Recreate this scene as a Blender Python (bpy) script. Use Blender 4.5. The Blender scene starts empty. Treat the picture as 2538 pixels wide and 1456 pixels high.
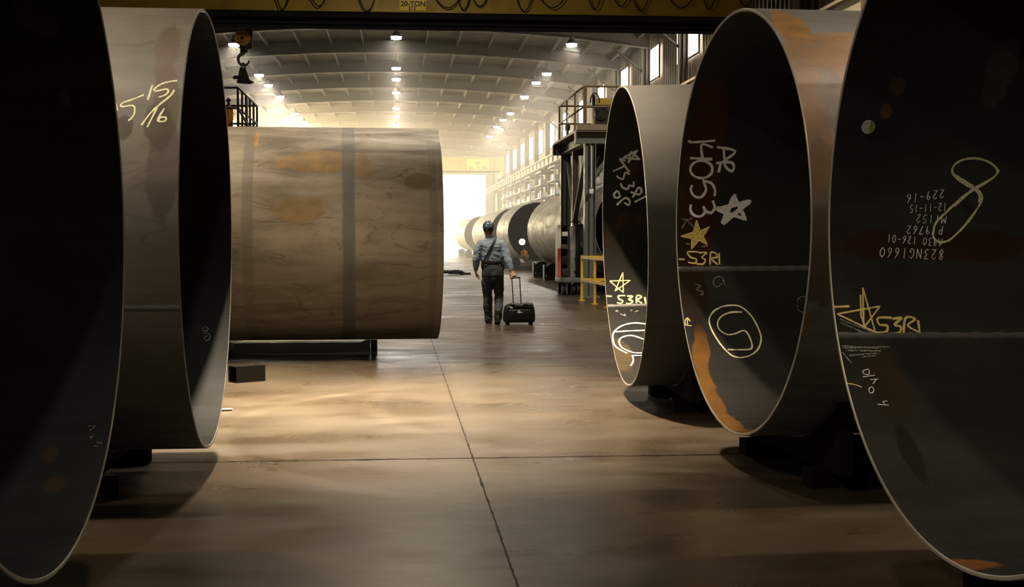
import bpy, bmesh, math, random
from mathutils import Vector, Matrix, noise, Euler
random.seed(7)
S = bpy.context.scene
COL = S.collection
PI = math.pi
# ------------------------------------------------------------------ camera
W, H, FPX = 2538.0, 1456.0, 3300.0
VPX, VPY = 980.0, 590.0                     # where the hall's long axis vanishes
TH = math.atan2(H/2-VPY, FPX)
PSI = math.atan2((W/2-VPX)*math.cos(TH), FPX)
CAM = Vector((0, 0, 1.5))
FWD = Vector((math.sin(PSI)*math.cos(TH), math.cos(PSI)*math.cos(TH), -math.sin(TH)))
RGT = Vector((math.cos(PSI), -math.sin(PSI), 0))
UPV = RGT.cross(FWD)
cd = bpy.data.cameras.new('camera')
cam = bpy.data.objects.new('camera', cd)
COL.objects.link(cam)
cam.matrix_world = Matrix(((RGT.x, UPV.x, -FWD.x, 0), (RGT.y, UPV.y, -FWD.y, 0), (RGT.z, UPV.z, -FWD.z, 1.5), (0, 0, 0, 1)))
cd.sensor_width = 36
cd.lens = FPX/W*36
cd.clip_end = 600
S.camera = cam
S.view_settings.view_transform = 'Standard'
S.view_settings.look = 'None'
S.view_settings.gamma = 1
S.view_settings.exposure = 0.0
S.cycles.use_denoising = True
S.cycles.volume_max_steps = 64
S.cycles.max_bounces = 5
S.cycles.glossy_bounces = 2
S.cycles.transparent_max_bounces = 6
S.cycles.diffuse_bounces = 3
S.cycles.volume_bounces = 0
S.cycles.sample_clamp_indirect = 4.0

# ------------------------------------------------------------------ sky and lamps
w = bpy.data.worlds.new('sky'); S.world = w; w.use_nodes = True
w.node_tree.nodes['Background'].inputs[0].default_value = (1.0, 0.97, 0.9, 1)
w.node_tree.nodes['Background'].inputs[1].default_value = 9.0

WARM = (1.0, 0.84, 0.62)
def down_light(x, y, z, power, color=WARM, size=.45, spread=PI*.9):
    l = bpy.data.lights.new('bay_or_added_light', 'AREA'); l.shape = 'DISK'; l.size = size
    l.energy = power; l.color = color; l.spread = spread
    o = bpy.data.objects.new('bay_or_added_light', l); COL.objects.link(o); o.location = (x, y, z)
    return o
# unseen lights above the frame: rows continued, others added for pipes, chalk, crane
for x, y, p, sp in ((-7.7, -4.5, 650, .92), (-7.7, 1.5, 700, .92), (7.7, -4.5, 450, .92), (0.0, 7.0, 95, .62), (-0.4, 12.0, 1150, .28), (-4.2, 6.3, 165, .3), (5.2, 6.2, 150, .3), (5.6, 10.6, 40, .3), (-3.0, 13.8, 230, .34),
                    (0.4, 21, 650, .7), (0.4, 31, 260, .97), (7.7, 28, 600, .8), (-7.7, 21, 300, .8), (0.4, 46, 500, .8), (7.7, 46, 600, .8)):
    down_light(x, y, 10.0, p, spread=PI*sp)
def portal(loc, rot, sx, sy):
    l = bpy.data.lights.new('door_daylight', 'AREA'); l.shape = 'RECTANGLE'; l.size = sx; l.size_y = sy
    l.cycles.is_portal = True
    o = bpy.data.objects.new('door_daylight', l); COL.objects.link(o); o.location = loc; o.rotation_euler = rot
END = 152.0
portal((0.5, END+.3, 4.3), (-PI/2, 0, 0), 19.4, 8.4)

# ------------------------------------------------------------------ helpers
def ray(px, py):
    return (FWD + RGT*((px-W/2)/FPX) - UPV*((py-H/2)/FPX)).normalized()
def at(px, py, Y):
    d = ray(px, py); return CAM + d*((Y-CAM.y)/d.y)
def atz(px, py, Z):
    d = ray(px, py); return CAM + d*((Z-CAM.z)/d.z)

class MB:
    def __init__(s): s.v = []; s.f = []; s.m = []; s.sm = []
    def add(s, vs, fs, mi=0, smooth=False):
        n = len(s.v); s.v += [Vector(a) for a in vs]
        for f in fs: s.f.append([i+n for i in f]); s.m.append(mi); s.sm.append(smooth)
        return s
    def box(s, c, size, rot=None, mi=0, bev=0.0):
        x, y, z = [a/2 for a in size]; c = Vector(c)
        R = Matrix.Identity(3) if rot is None else (rot if isinstance(rot, Matrix) else Euler(rot).to_matrix())
        if bev <= 0:
            vs = [c+R@Vector((sx*x, sy*y, sz*z)) for sx in (-1, 1) for sy in (-1, 1) for sz in (-1, 1)]
            fs = [(0, 1, 3, 2), (4, 6, 7, 5), (0, 4, 5, 1), (2, 3, 7, 6), (0, 2, 6, 4), (1, 5, 7, 3)]
            return s.add(vs, fs, mi)
        bm = bmesh.new(); bmesh.ops.create_cube(bm, size=1)
        for v in bm.verts: v.co = Vector((v.co.x*x*2, v.co.y*y*2, v.co.z*z*2))
        bmesh.ops.bevel(bm, geom=list(bm.edges), offset=bev, segments=3, affect='EDGES', profile=.5)
        bm.verts.index_update()
        s.add([c+R@v.co for v in bm.verts], [[v.index for v in f.verts] for f in bm.faces], mi, True); bm.free()
        return s
    def cyl(s, p0, p1, r0, r1=None, seg=20, mi=0, caps=True, smooth=True):
        if r1 is None: r1 = r0
        p0, p1 = Vector(p0), Vector(p1); d = (p1-p0).normalized()
        a = d.orthogonal().normalized(); b = d.cross(a)
        vs = []
        for p, r in ((p0, r0), (p1, r1)):
            for i in range(seg):
                t = 2*PI*i/seg; vs.append(p+(a*math.cos(t)+b*math.sin(t))*r)
        s.add(vs, [(i, (i+1) % seg, seg+(i+1) % seg, seg+i) for i in range(seg)], mi, smooth)
        if caps: s.add(vs, [list(range(seg))[::-1], list(range(seg, 2*seg))], mi)
        return s
    def tube(s, pts, r, seg=10, mi=0, closed=False):
        pts = [Vector(p) for p in pts]; n = len(pts); rr = r if isinstance(r, (list, tuple)) else [r]*n
        vs = []; prev = None
        for i, p in enumerate(pts):
            if closed: d = pts[(i+1) % n]-pts[i-1]
            else: d = pts[min(i+1, n-1)]-pts[max(i-1, 0)]
            d.normalize()
            a = d.orthogonal() if prev is None else prev-d*prev.dot(d)
            a.normalize(); prev = a; b = d.cross(a)
            for k in range(seg):
                t = 2*PI*k/seg; vs.append(p+(a*math.cos(t)+b*math.sin(t))*rr[i])
        fs = []
        for i in range(n if closed else n-1):
            j = (i+1) % n
            for k in range(seg): fs.append((i*seg+k, i*seg+(k+1) % seg, j*seg+(k+1) % seg, j*seg+k))
        s.add(vs, fs, mi, True)
        if not closed: s.add(vs, [list(range(seg))[::-1], list(range((n-1)*seg, n*seg))], mi)
        return s
    def loft(s, rings, mi=0, seg=28, caps=True, sq=1.0):
        vs = []
        for c, ax, ay in rings:
            for k in range(seg):
                t = 2*PI*k/seg; ct, st = math.cos(t), math.sin(t)
                ct = math.copysign(abs(ct)**sq, ct); st = math.copysign(abs(st)**sq, st)
                vs.append(Vector(c)+Vector(ax)*ct+Vector(ay)*st)
        n = len(rings); fs = []
        for i in range(n-1):
            for k in range(seg): fs.append((i*seg+k, i*seg+(k+1) % seg, (i+1)*seg+(k+1) % seg, (i+1)*seg+k))
        s.add(vs, fs, mi, True)
        if caps: s.add(vs, [list(range(seg))[::-1], list(range((n-1)*seg, n*seg))], mi)
        return s
    def prism(s, poly, d, mi=0):
        n = len(poly); poly = [Vector(p) for p in poly]; d = Vector(d)
        s.add(poly+[p+d for p in poly], [list(range(n))[::-1], list(range(n, 2*n))]+[(i, (i+1) % n, n+(i+1) % n, n+i) for i in range(n)], mi)
        return s
    def build(s, name, mat, parent=None, loc=None, rotz=0.0):
        me = bpy.data.meshes.new(name); me.from_pydata([tuple(v) for v in s.v], [], s.f)
        for m in (mat if isinstance(mat, (list, tuple)) else [mat]): me.materials.append(m)
        for p, mi, sm in zip(me.polygons, s.m, s.sm): p.material_index = mi; p.use_smooth = sm
        bm = bmesh.new(); bm.from_mesh(me); bmesh.ops.recalc_face_normals(bm, faces=bm.faces); bm.to_mesh(me); bm.free()
        o = bpy.data.objects.new(name, me); COL.objects.link(o)
        if parent is not None: o.parent = parent
        if loc is not None: o.location = loc
        o.rotation_euler.z = rotz
        return o
def tag(o, label=None, cat=None, group=None, kind=None):
    if label: o['label'] = label
    if cat: o['category'] = cat
    if group: o['group'] = group
    if kind: o['kind'] = kind
    return o
def thing(name, label, cat, loc=(0, 0, 0), group=None, rotz=0.0):
    o = bpy.data.objects.new(name, None); COL.objects.link(o); o.location = loc; o.rotation_euler.z = rotz
    o.empty_display_size = .2
    return tag(o, label, cat, group)
def struct(o): o['kind'] = 'structure'; return o
def copy_tree(o, parent=None):
    c = o.copy(); COL.objects.link(c)
    if parent is not None: c.parent = parent
    for ch in list(o.children): copy_tree(ch, c)
    return c

# ------------------------------------------------------------------ materials
class NT:
    def __init__(s, name):
        s.mat = bpy.data.materials.new(name); s.mat.use_nodes = True; s.t = s.mat.node_tree
        s.b = s.t.nodes['Principled BSDF']; s.out = s.t.nodes['Material Output']
    def n(s, typ, **kw):
        x = s.t.nodes.new(typ)
        for k, v in kw.items(): setattr(x, k, v)
        return x
    def link(s, a, b): s.t.links.new(a, b)
    def setv(s, sock, v):
        if hasattr(v, 'links') or hasattr(v, 'is_linked'): s.link(v, sock)
        else: sock.default_value = v
    def coord(s, scale=(1, 1, 1), loc=(0, 0, 0), kind='Object'):
        tc = s.n('ShaderNodeTexCoord'); mp = s.n('ShaderNodeMapping')
        mp.inputs['Scale'].default_value = scale; mp.inputs['Location'].default_value = loc
        s.link(tc.outputs[kind], mp.inputs['Vector']); return mp.outputs['Vector']
    def noise(s, vec, scale, detail=5, rough=.55, dist=0.0):
        x = s.n('ShaderNodeTexNoise'); x.inputs['Scale'].default_value = scale; x.inputs['Detail'].default_value = detail
        x.inputs['Roughness'].default_value = rough; x.inputs['Distortion'].default_value = dist
        s.link(vec, x.inputs['Vector']); return x.outputs['Fac']
    def ramp(s, fac, a, b, lo=0.0, hi=1.0):
        x = s.n('ShaderNodeMapRange'); x.interpolation_type = 'SMOOTHSTEP'
        s.link(fac, x.inputs[0]); x.inputs[1].default_value = a; x.inputs[2].default_value = b
        x.inputs[3].default_value = lo; x.inputs[4].default_value = hi; return x.outputs[0]
    def mix(s, fac, a, b):
        x = s.n('ShaderNodeMix', data_type='RGBA')
        s.setv(x.inputs[0], fac)
        for i, c in ((6, a), (7, b)):
            if isinstance(c, (tuple, list)): x.inputs[i].default_value = (*c[:3], 1)
            else: s.link(c, x.inputs[i])
        return x.outputs[2]
    def math(s, op, a, b=0.0, c=None):
        x = s.n('ShaderNodeMath', operation=op)
        s.setv(x.inputs[0], a); s.setv(x.inputs[1], b)
        if c is not None: s.setv(x.inputs[2], c)
        return x.outputs[0]
    def xyz(s, vec):
        x = s.n('ShaderNodeSeparateXYZ'); s.link(vec, x.inputs[0]); return x.outputs
    def bump(s, h, strength=.2, dist=.01):
        x = s.n('ShaderNodeBump'); x.inputs['Strength'].default_value = strength; x.inputs['Distance'].default_value = dist
        s.link(h, x.inputs['Height']); s.link(x.outputs[0], s.b.inputs['Normal'])
    def done(s, col=None, rough=None, metal=None, spec=None):
        if col is not None:
            if isinstance(col, (tuple, list)): s.b.inputs['Base Color'].default_value = (*col[:3], 1)
            else: s.link(col, s.b.inputs['Base Color'])
        if rough is not None: s.setv(s.b.inputs['Roughness'], rough)
        if metal is not None: s.setv(s.b.inputs['Metallic'], metal)
        if spec is not None: s.b.inputs['Specular IOR Level'].default_value = spec
        return s.mat

def paint(name, col, col2=None, rough=.5, metal=0.0, scale=3.0, amt=.5, spec=.4):
    n = NT(name); v = n.coord()
    col2 = col2 or tuple(c*.55 for c in col)
    f = n.noise(v, scale, 6, .6)
    c = n.mix(n.ramp(f, .45, .75, 0, amt), col, col2)
    return n.done(c, n.ramp(n.noise(v, scale*3), .3, .7, max(.05, rough-.1), min(1, rough+.1)), metal, spec)
def emit(name, col, strength):
    n = NT(name)
    n.b.inputs['Base Color'].default_value = (.8, .8, .8, 1)
    n.b.inputs['Emission Color'].default_value = (*col, 1); n.b.inputs['Emission Strength'].default_value = strength
    return n.mat

def steel(name, c1, c2, rust=.35, rust_c=((.19, .075, .02), (.33, .14, .035)), seed=0.0, rough=.5, patches=(), bands=(), dirt=.5, spec=.35, metal=0.0, streak=.5, tide=0.0):
    """rolled plate: two-tone mill scale, streaks along the plate, blotches of rust, placed patches and dark bands round the pipe"""
    n = NT(name); v = n.coord(loc=(seed, seed*1.7, seed*.6)); vo = n.coord()
    big = n.noise(v, .9, 6, .6, .4)
    vs = n.coord(scale=(.35, 1.6, 1.6), loc=(seed*.3, seed, 0)); st = n.noise(vs, 2.2, 7, .65, .6)
    c = n.mix(n.ramp(n.math('ADD', n.math('MULTIPLY', big, 1-streak), n.math('MULTIPLY', st, streak)), .36, .64), c1, c2)
    fine = n.noise(v, 4.5, 8, .6); rm = n.noise(v, 1.15, 7, .62, .3)
    rc = n.mix(n.ramp(fine, .35, .65), rust_c[0], rust_c[1])
    lo = .72-rust*.4
    if rust > 0: c = n.mix(n.ramp(rm, lo, lo+.10, 0, .85), c, rc)
    if tide > 0:
        tn = n.noise(n.coord(scale=(.55, 1.5, 1.5), loc=(seed*.9, 1, seed)), .95, 4, .5, .8)
        for f_, a_ in ((tn, .46), (tn, .57)): c = n.mix(n.math('MULTIPLY', n.ramp(n.math('ABSOLUTE', n.math('SUBTRACT', f_, a_)), .0, .010, tide, 0), n.ramp(st, .4, .6)), c, tuple(q*.55 for q in rust_c[0]))
    edge = n.noise(v, 3.2, 6, .7)
    for ctr, rad, col, amt in patches:
        mp = n.n('ShaderNodeVectorMath', operation='SUBTRACT'); n.link(vo, mp.inputs[0]); mp.inputs[1].default_value = ctr
        dv = n.n('ShaderNodeVectorMath', operation='DIVIDE'); n.link(mp.outputs[0], dv.inputs[0]); dv.inputs[1].default_value = rad
        ln = n.n('ShaderNodeVectorMath', operation='LENGTH'); n.link(dv.outputs[0], ln.inputs[0])
        d = n.math('ADD', ln.outputs['Value'], n.math('MULTIPLY', n.math('SUBTRACT', edge, .5), 1.6))
        m = n.ramp(d, .8, 1.05, amt, 0)
        c = n.mix(m, c, n.mix(n.ramp(fine, .3, .7), col, tuple(q*.6 for q in col)))
    xs = n.xyz(vo)
    for x0, hw, col, amt in bands:
        d = n.math('ABSOLUTE', n.math('SUBTRACT', xs[0], x0))
        d = n.math('ADD', d, n.math('MULTIPLY', n.math('SUBTRACT', edge, .5), hw*.6))
        c = n.mix(n.ramp(d, hw*.7, hw*1.1, amt, 0), c, col)
    sp = n.noise(v, 5.5, 8, .75)
    c = n.mix(n.ramp(sp, .62, .72, 0, dirt), c, tuple(q*.35 for q in c1))
    n.bump(n.noise(v, 20, 4, .6), .05, .002)
    return n.done(c, n.ramp(st, .3, .7, rough-.1, rough+.12), metal, spec)

M = {}
M['rim'] = steel('ground_steel_edge', (.42, .39, .34), (.26, .24, .21), 0, rough=.35, dirt=.3, metal=.5)
M['weld'] = steel('weld_bead', (.14, .13, .125), (.09, .085, .08), 0, rough=.45)
M['grey_steel'] = paint('grey_painted_steel', (.15, .165, .162), (.085, .092, .085), .45)
M['dark_steel'] = paint('dark_steel', (.030, .029, .027), (.015, .013, .011), .55)
M['black'] = paint('black_plastic', (.012, .012, .013), (.02, .02, .02), .4)
M['rubber'] = paint('black_rubber', (.014, .014, .014), (.025, .022, .02), .75)
M['silver'] = paint('brushed_aluminium', (.55, .55, .53), (.35, .35, .34), .35, .7)
M['white'] = paint('white_paint', (.75, .74, .70), (.55, .53, .48), .5)
M['red'] = paint('faded_red_paint', (.50, .13, .08), (.35, .10, .07), .5)
M['orange'] = paint('orange_paint', (.6, .22, .03), (.4, .13, .03), .5)
M['yellow_rail'] = paint('yellow_rail_paint', (.72, .46, .04), (.50, .30, .03), .45, scale=6)
M['crane_yellow'] = paint('dirty_crane_yellow', (.42, .29, .035), (.20, .13, .025), .5, scale=.8, amt=.9)
M['sign_yellow'] = paint('sign_yellow', (.95, .72, .12), (.75, .55, .09), .5, scale=5)
M['matte_black'] = paint('matte_black_paint_and_shade', (.008, .007, .006), (.012, .010, .008), .9, spec=.02)  # also stands for the shade under and behind the crane girder
M['sign_black'] = paint('sign_black', (.015, .013, .01), (.03, .025, .02), .6)
M['roof'] = paint('roof_deck', (.125, .095, .069), (.085, .063, .046), .6, scale=.4)
M['beam'] = paint('roof_beam_paint', (.135, .107, .08), (.09, .071, .052), .55, scale=.6)
M['siding'] = paint('wall_siding', (.17, .13, .095), (.115, .088, .065), .6, scale=.5)
M['rack'] = paint('pale_grey_steel', (.15, .15, .14), (.10, .10, .09), .55, scale=1.2)
M['tan_steel'] = paint('tan_primer_steel', (.23, .19, .135), (.16, .13, .09), .5, scale=2)
M['pane_white'] = emit('daylit_panel', (1.0, .95, .84), 5.0)
M['pane_yellow'] = emit('sunlit_yellow_panel', (1.0, .82, .44), 52.0)
M['lamp_glow'] = emit('lamp_lens', (1.0, .96, .86), 30.0)
M['work_glow'] = emit('work_lamp_lens', (1.0, .95, .85), 6.0)
M['denim'] = paint('blue_work_shirt', (.24, .30, .37), (.15, .20, .26), .85, scale=9, spec=.15)
M['jeans'] = paint('dark_jeans', (.050, .053, .060), (.030, .033, .040), .85, scale=8, spec=.15)
M['skin'] = paint('skin', (.42, .21, .14), (.36, .17, .11), .55, scale=12)
M['hair'] = paint('grey_brown_hair', (.12, .085, .06), (.07, .05, .04), .7, scale=30)
M['helmet'] = paint('dark_blue_helmet', (.045, .075, .13), (.03, .05, .09), .25, scale=4, amt=.3, spec=.6)
M['boot'] = paint('dark_boot_leather', (.02, .016, .012), (.035, .028, .02), .5, scale=10)
M['belt'] = paint('black_leather', (.01, .01, .01), (.02, .02, .02), .4)
M['bag'] = paint('black_nylon', (.010, .010, .011), (.018, .017, .016), .45, scale=12)
M['outdoor'] = paint('sunlit_ground', (.6, .57, .5), (.5, .47, .4), .8)

# floor
n = NT('worn_concrete'); v = n.coord()
big = n.noise(v, .35, 6, .6, .5); mid = n.noise(n.coord(scale=(.7, 1.5, 1)), 1.3, 7, .6, .15); fine = n.noise(v, 26, 5, .7)
c = n.mix(n.ramp(big, .35, .65), (.033, .0225, .0128), (.052, .037, .0213))
c = n.mix(n.ramp(mid, .50, .85, 0, .3), c, (.024, .0165, .0098))
c = n.mix(n.ramp(fine, .55, .75, 0, .35), c, (.023, .016, .0098))
rust = n.noise(n.coord(loc=(3, 9, 0)), .5, 6, .6)
c = n.mix(n.ramp(rust, .58, .75, 0, .35), c, (.044, .022, .0105))
xs = n.xyz(v)
wob = n.math('MULTIPLY', n.math('SUBTRACT', n.noise(v, 9, 4), .5), .03)
# curved tyre marks
for cx, cy, r, hw, a in ((2.2, 10.5, 3.55, .10, .35), (2.4, 10.9, 3.9, .05, .3), (-3.0, 14.5, 3.0, .09, .25), (4.0, 12.0, 4.2, .12, .22)):
    dx = n.math('SUBTRACT', xs[0], cx); dy = n.math('SUBTRACT', xs[1], cy)
    rr = n.math('SQRT', n.math('ADD', n.math('MULTIPLY', dx, dx), n.math('MULTIPLY', dy, dy)))
    d = n.math('ABSOLUTE', n.math('SUBTRACT', n.math('ADD', rr, wob), r))
    c = n.mix(n.math('MULTIPLY', n.ramp(d, hw*.5, hw, a, 0), n.ramp(mid, .35, .6, .2, 1)), c, (.095, .075, .05))
# saw-cut joints
jm = None
for k, (sock, pos, per) in enumerate(((0, .52, 6.1), (1, 9.0, 7.5))):
    q = n.math('ADD', n.math('SUBTRACT', xs[sock], pos), n.math('MULTIPLY', wob, .5))
    q = n.math('SUBTRACT', n.math('FRACT', n.math('ADD', n.math('DIVIDE', q, per), .5)), .5)
    d = n.math('MULTIPLY', n.math('ABSOLUTE', q), per)
    hw = n.math('ADD', (.005, .018)[k], n.math('MULTIPLY', n.ramp(n.noise(v, 3.5, 6, .8), .5, .75), (.012, .03)[k]))
    lt = n.math('LESS_THAN', d, hw); jm = lt if jm is None else n.math('MAXIMUM', jm, lt)
c = n.mix(n.math('MULTIPLY', jm, .95), c, (.008, .006, .004))
n.bump(n.math('ADD', mid, n.math('MULTIPLY', n.noise(n.coord(scale=(1, 2.2, 1)), 7, 4), .5)), .02, .02)
M['floor'] = n.done(c, n.ramp(n.math('ADD', n.math('MULTIPLY', big, .5), n.math('MULTIPLY', mid, .5)), .36, .64, .24, .46), 0, .5); n.link(n.math('SUBTRACT', .5, n.math('MULTIPLY', jm, .48)), n.b.inputs['Specular IOR Level'])

# chalk
def chalk_mat(name, col, cover=.5):
    n = NT(name); v = n.coord()
    f = n.noise(v, 240, 3, .7)
    tr = n.n('ShaderNodeBsdfTransparent'); mx = n.n('ShaderNodeMixShader')
    n.link(n.ramp(f, .60-cover*.5, .70-cover*.42), mx.inputs[0]); n.link(tr.outputs[0], mx.inputs[1]); n.link(n.b.outputs[0], mx.inputs[2])
    n.link(mx.outputs[0], n.out.inputs['Surface'])
    return n.done(col, .9, 0, .1)
M['chalk_white'] = chalk_mat('white_chalk', (.95, .95, .9), .6)
M['chalk_faint'] = chalk_mat('faint_white_chalk', (.48, .47, .42), .30)
M['chalk_yellow'] = chalk_mat('yellow_chalk', (.98, .80, .30), .55)
M['chalk_pale'] = chalk_mat('pale_yellow_chalk', (.9, .86, .56), .5)

# ------------------------------------------------------------------ the hall
HX = 11.0
def arch(x): return 10.42-.72*(x/HX)**2
floor = MB().add([(-HX-1, -16, 0), (HX+1, -16, 0), (HX+1, END, 0), (-HX-1, END, 0)], [(0, 1, 2, 3)]).build('floor', M['floor']); struct(floor)
g = MB().add([(-60, END, -.02), (60, END, -.02), (60, END+120, -.02), (-60, END+120, -.02)], [(0, 1, 2, 3)]).build('ground_outside', M['outdoor']); struct(g)
mb = MB(); xsr = [-HX-.4+i*(2*HX+.8)/24 for i in range(25)]
for i in range(24):
    a, b = xsr[i], xsr[i+1]
    mb.add([(a, -16, arch(a)+.62), (b, -16, arch(b)+.62), (b, END+1, arch(b)+.62), (a, END+1, arch(a)+.62)], [(0, 1, 2, 3)])
struct(mb.build('ceiling', M['roof']))
def beam(y):
    b = MB(); N = 32; xs_ = [-HX+i*2*HX/N for i in range(N+1)]
    def strip(t, z0, z1):
        vs = []
        for x in xs_:
            z = arch(x); vs += [(x, y-t, z+z0), (x, y+t, z+z0), (x, y+t, z+z1), (x, y-t, z+z1)]
        fs = []
        for i in range(N):
            o = i*4
            for k in range(4): fs.append((o+k, o+(k+1) % 4, o+4+(k+1) % 4, o+4+k))
        b.add(vs, fs)
    strip(.02, .0, .6); strip(.16, 0, .035); strip(.16, .57, .6)
    return b
b0 = struct(beam(0).build('roof_beam', M['beam'])); b0.location.y = 57.4
BEAMS = [57.4+7.5*k for k in range(-9, 13)]
for y in BEAMS:
    if abs(y-57.4) > .1: c_ = b0.copy(); COL.objects.link(c_); c_.location.y = y
pl = None
for i in range(15):
    x = -10.5+1.5*i; z = arch(x)
    p = MB().box((x, (END-15)/2, z+.48), (.07, END+15, .24)).build('roof_purlin', M['beam']); struct(p)

def corrugated(x, y0, y1, z0, z1, pitch=.3, amp=.03, sgn=1):
    b = MB(); nn = max(4, int((y1-y0)/pitch*4)); vs = []
    prof = (0, 0, 1, 1)
    for i in range(nn+1):
        y = y0+(y1-y0)*i/nn; xx = x-sgn*amp*prof[i % 4]; vs += [(xx, y, z0), (xx, y, z1)]
    b.add(vs, [(2*i, 2*i+2, 2*i+3, 2*i+1) for i in range(nn)])
    return b
struct(corrugated(HX+.25, -16, END, -.02, 10.4, .45, .05).build('wall_right', M['siding']))
struct(corrugated(-HX-.25, -16, END, -.02, 10.4, .45, .05, -1).build('wall_left', M['siding']))
struct(MB().box((0, -16.1, 5.4), (2*HX+1, .2, 10.9)).build('wall_light_block', M['siding']))  # unseen wall added behind the camera to keep skylight out
# end wall round the big open doorway
we = MB(); we.box((0, END+.15, 10.0), (2*HX+1, .3, 2.6)); we.box((-10.3, END+.15, 4.3), (2.2, .3, 8.8)); we.box((10.9, END+.15, 4.3), (1.2, .3, 8.8))
struct(we.build('wall_end', M['siding']))

# columns along both walls
colm = MB(); colm.box((0, 0, 4.85), (.03, .3, 9.7)); colm.box((-.16, 0, 4.85), (.03, .3, 9.7)); colm.box((.16, 0, 4.85), (.03, .3, 9.7)); 
colm.box((0, 0, 4.85), (.32, .03, 9.7))
c0 = None
for y in BEAMS:
    for sx in (1, -1):
        if c0 is None: c0 = struct(colm.build('column_wall', M['beam'])); o = c0
        else: o = c0.copy(); COL.objects.link(o)
        o.location = (sx*(HX-.15), y, 0)
# knee braces
for y in BEAMS[6:14]:
    o = MB().cyl((HX-.3, y, 8.7), (HX-1.6, y, 9.75), .05, seg=8).build('knee_brace', M['beam']); struct(o)
# crane runway girders
for sx in (1, -1):
    b = MB(); X = sx*10.25
    b.box((X, 68, 6.65), (.04, 166, .5)); b.box((X, 68, 6.9), (.3, 166, .04)); b.box((X, 68, 6.4), (.3, 166, .04)); b.box((X, 68, 6.97), (.08, 166, .1))
    for i in range(66): b.box((X, -14+2.5*i, 6.65), (.26, .03, .46))
    for y in BEAMS: b.box((X+sx*.35, y, 6.3), (.9, .2, .25))
    struct(b.build('runway_girder', M['tan_steel']))

# windows high in the right wall
wi = 0
def window(x, y0, y1, z0, z1, mat, sgn=1, ribs=True):
    global wi
    wi += 1
    root = corrugated(x, y0, y1, z0, z1, .32, .035, sgn).build('window_%d' % wi, mat); struct(root)
    f = MB(); xx = x-sgn*.03
    for yy in (y0, y1): f.box((xx, yy, (z0+z1)/2), (.06, .04, z1-z0+.1))
    for zz in (z0, z1): f.box((xx, (y0+y1)/2, zz), (.06, y1-y0, .04))
    struct(f.build('window_frame', M['siding'], root))
    if ribs:
        r = MB(); k = int((y1-y0)/.64)
        for i in range(1, k): r.box((x-sgn*.05, y0+(y1-y0)*i/k, (z0+z1)/2), (.02, .03, z1-z0))
        struct(r.build('window_ribs', M['rack'], root))
for i in range(12):
    yc = 50.15+7.37*i
    window(HX+.12, yc-1.9, yc+1.9, 8.3 if i < 2 else 7.9, 9.68, M['pane_white'])
for i in range(9):
    yc = 62+7.37*i
    window(HX+.12, yc-.9, yc+.9, 5.15, 5.75, M['pane_white'], ribs=False)
    window(HX+.12, yc-.9, yc+.9, 4.25, 4.7, M['pane_white'], ribs=False)
# sunlit yellow panels of the left wall
for i in range(9):
    yc = 90.5+7.5*i
    window(-HX-.12, yc-3.2, yc+3.2, 3.6, 9.6, M['pane_yellow'], -1)

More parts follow.
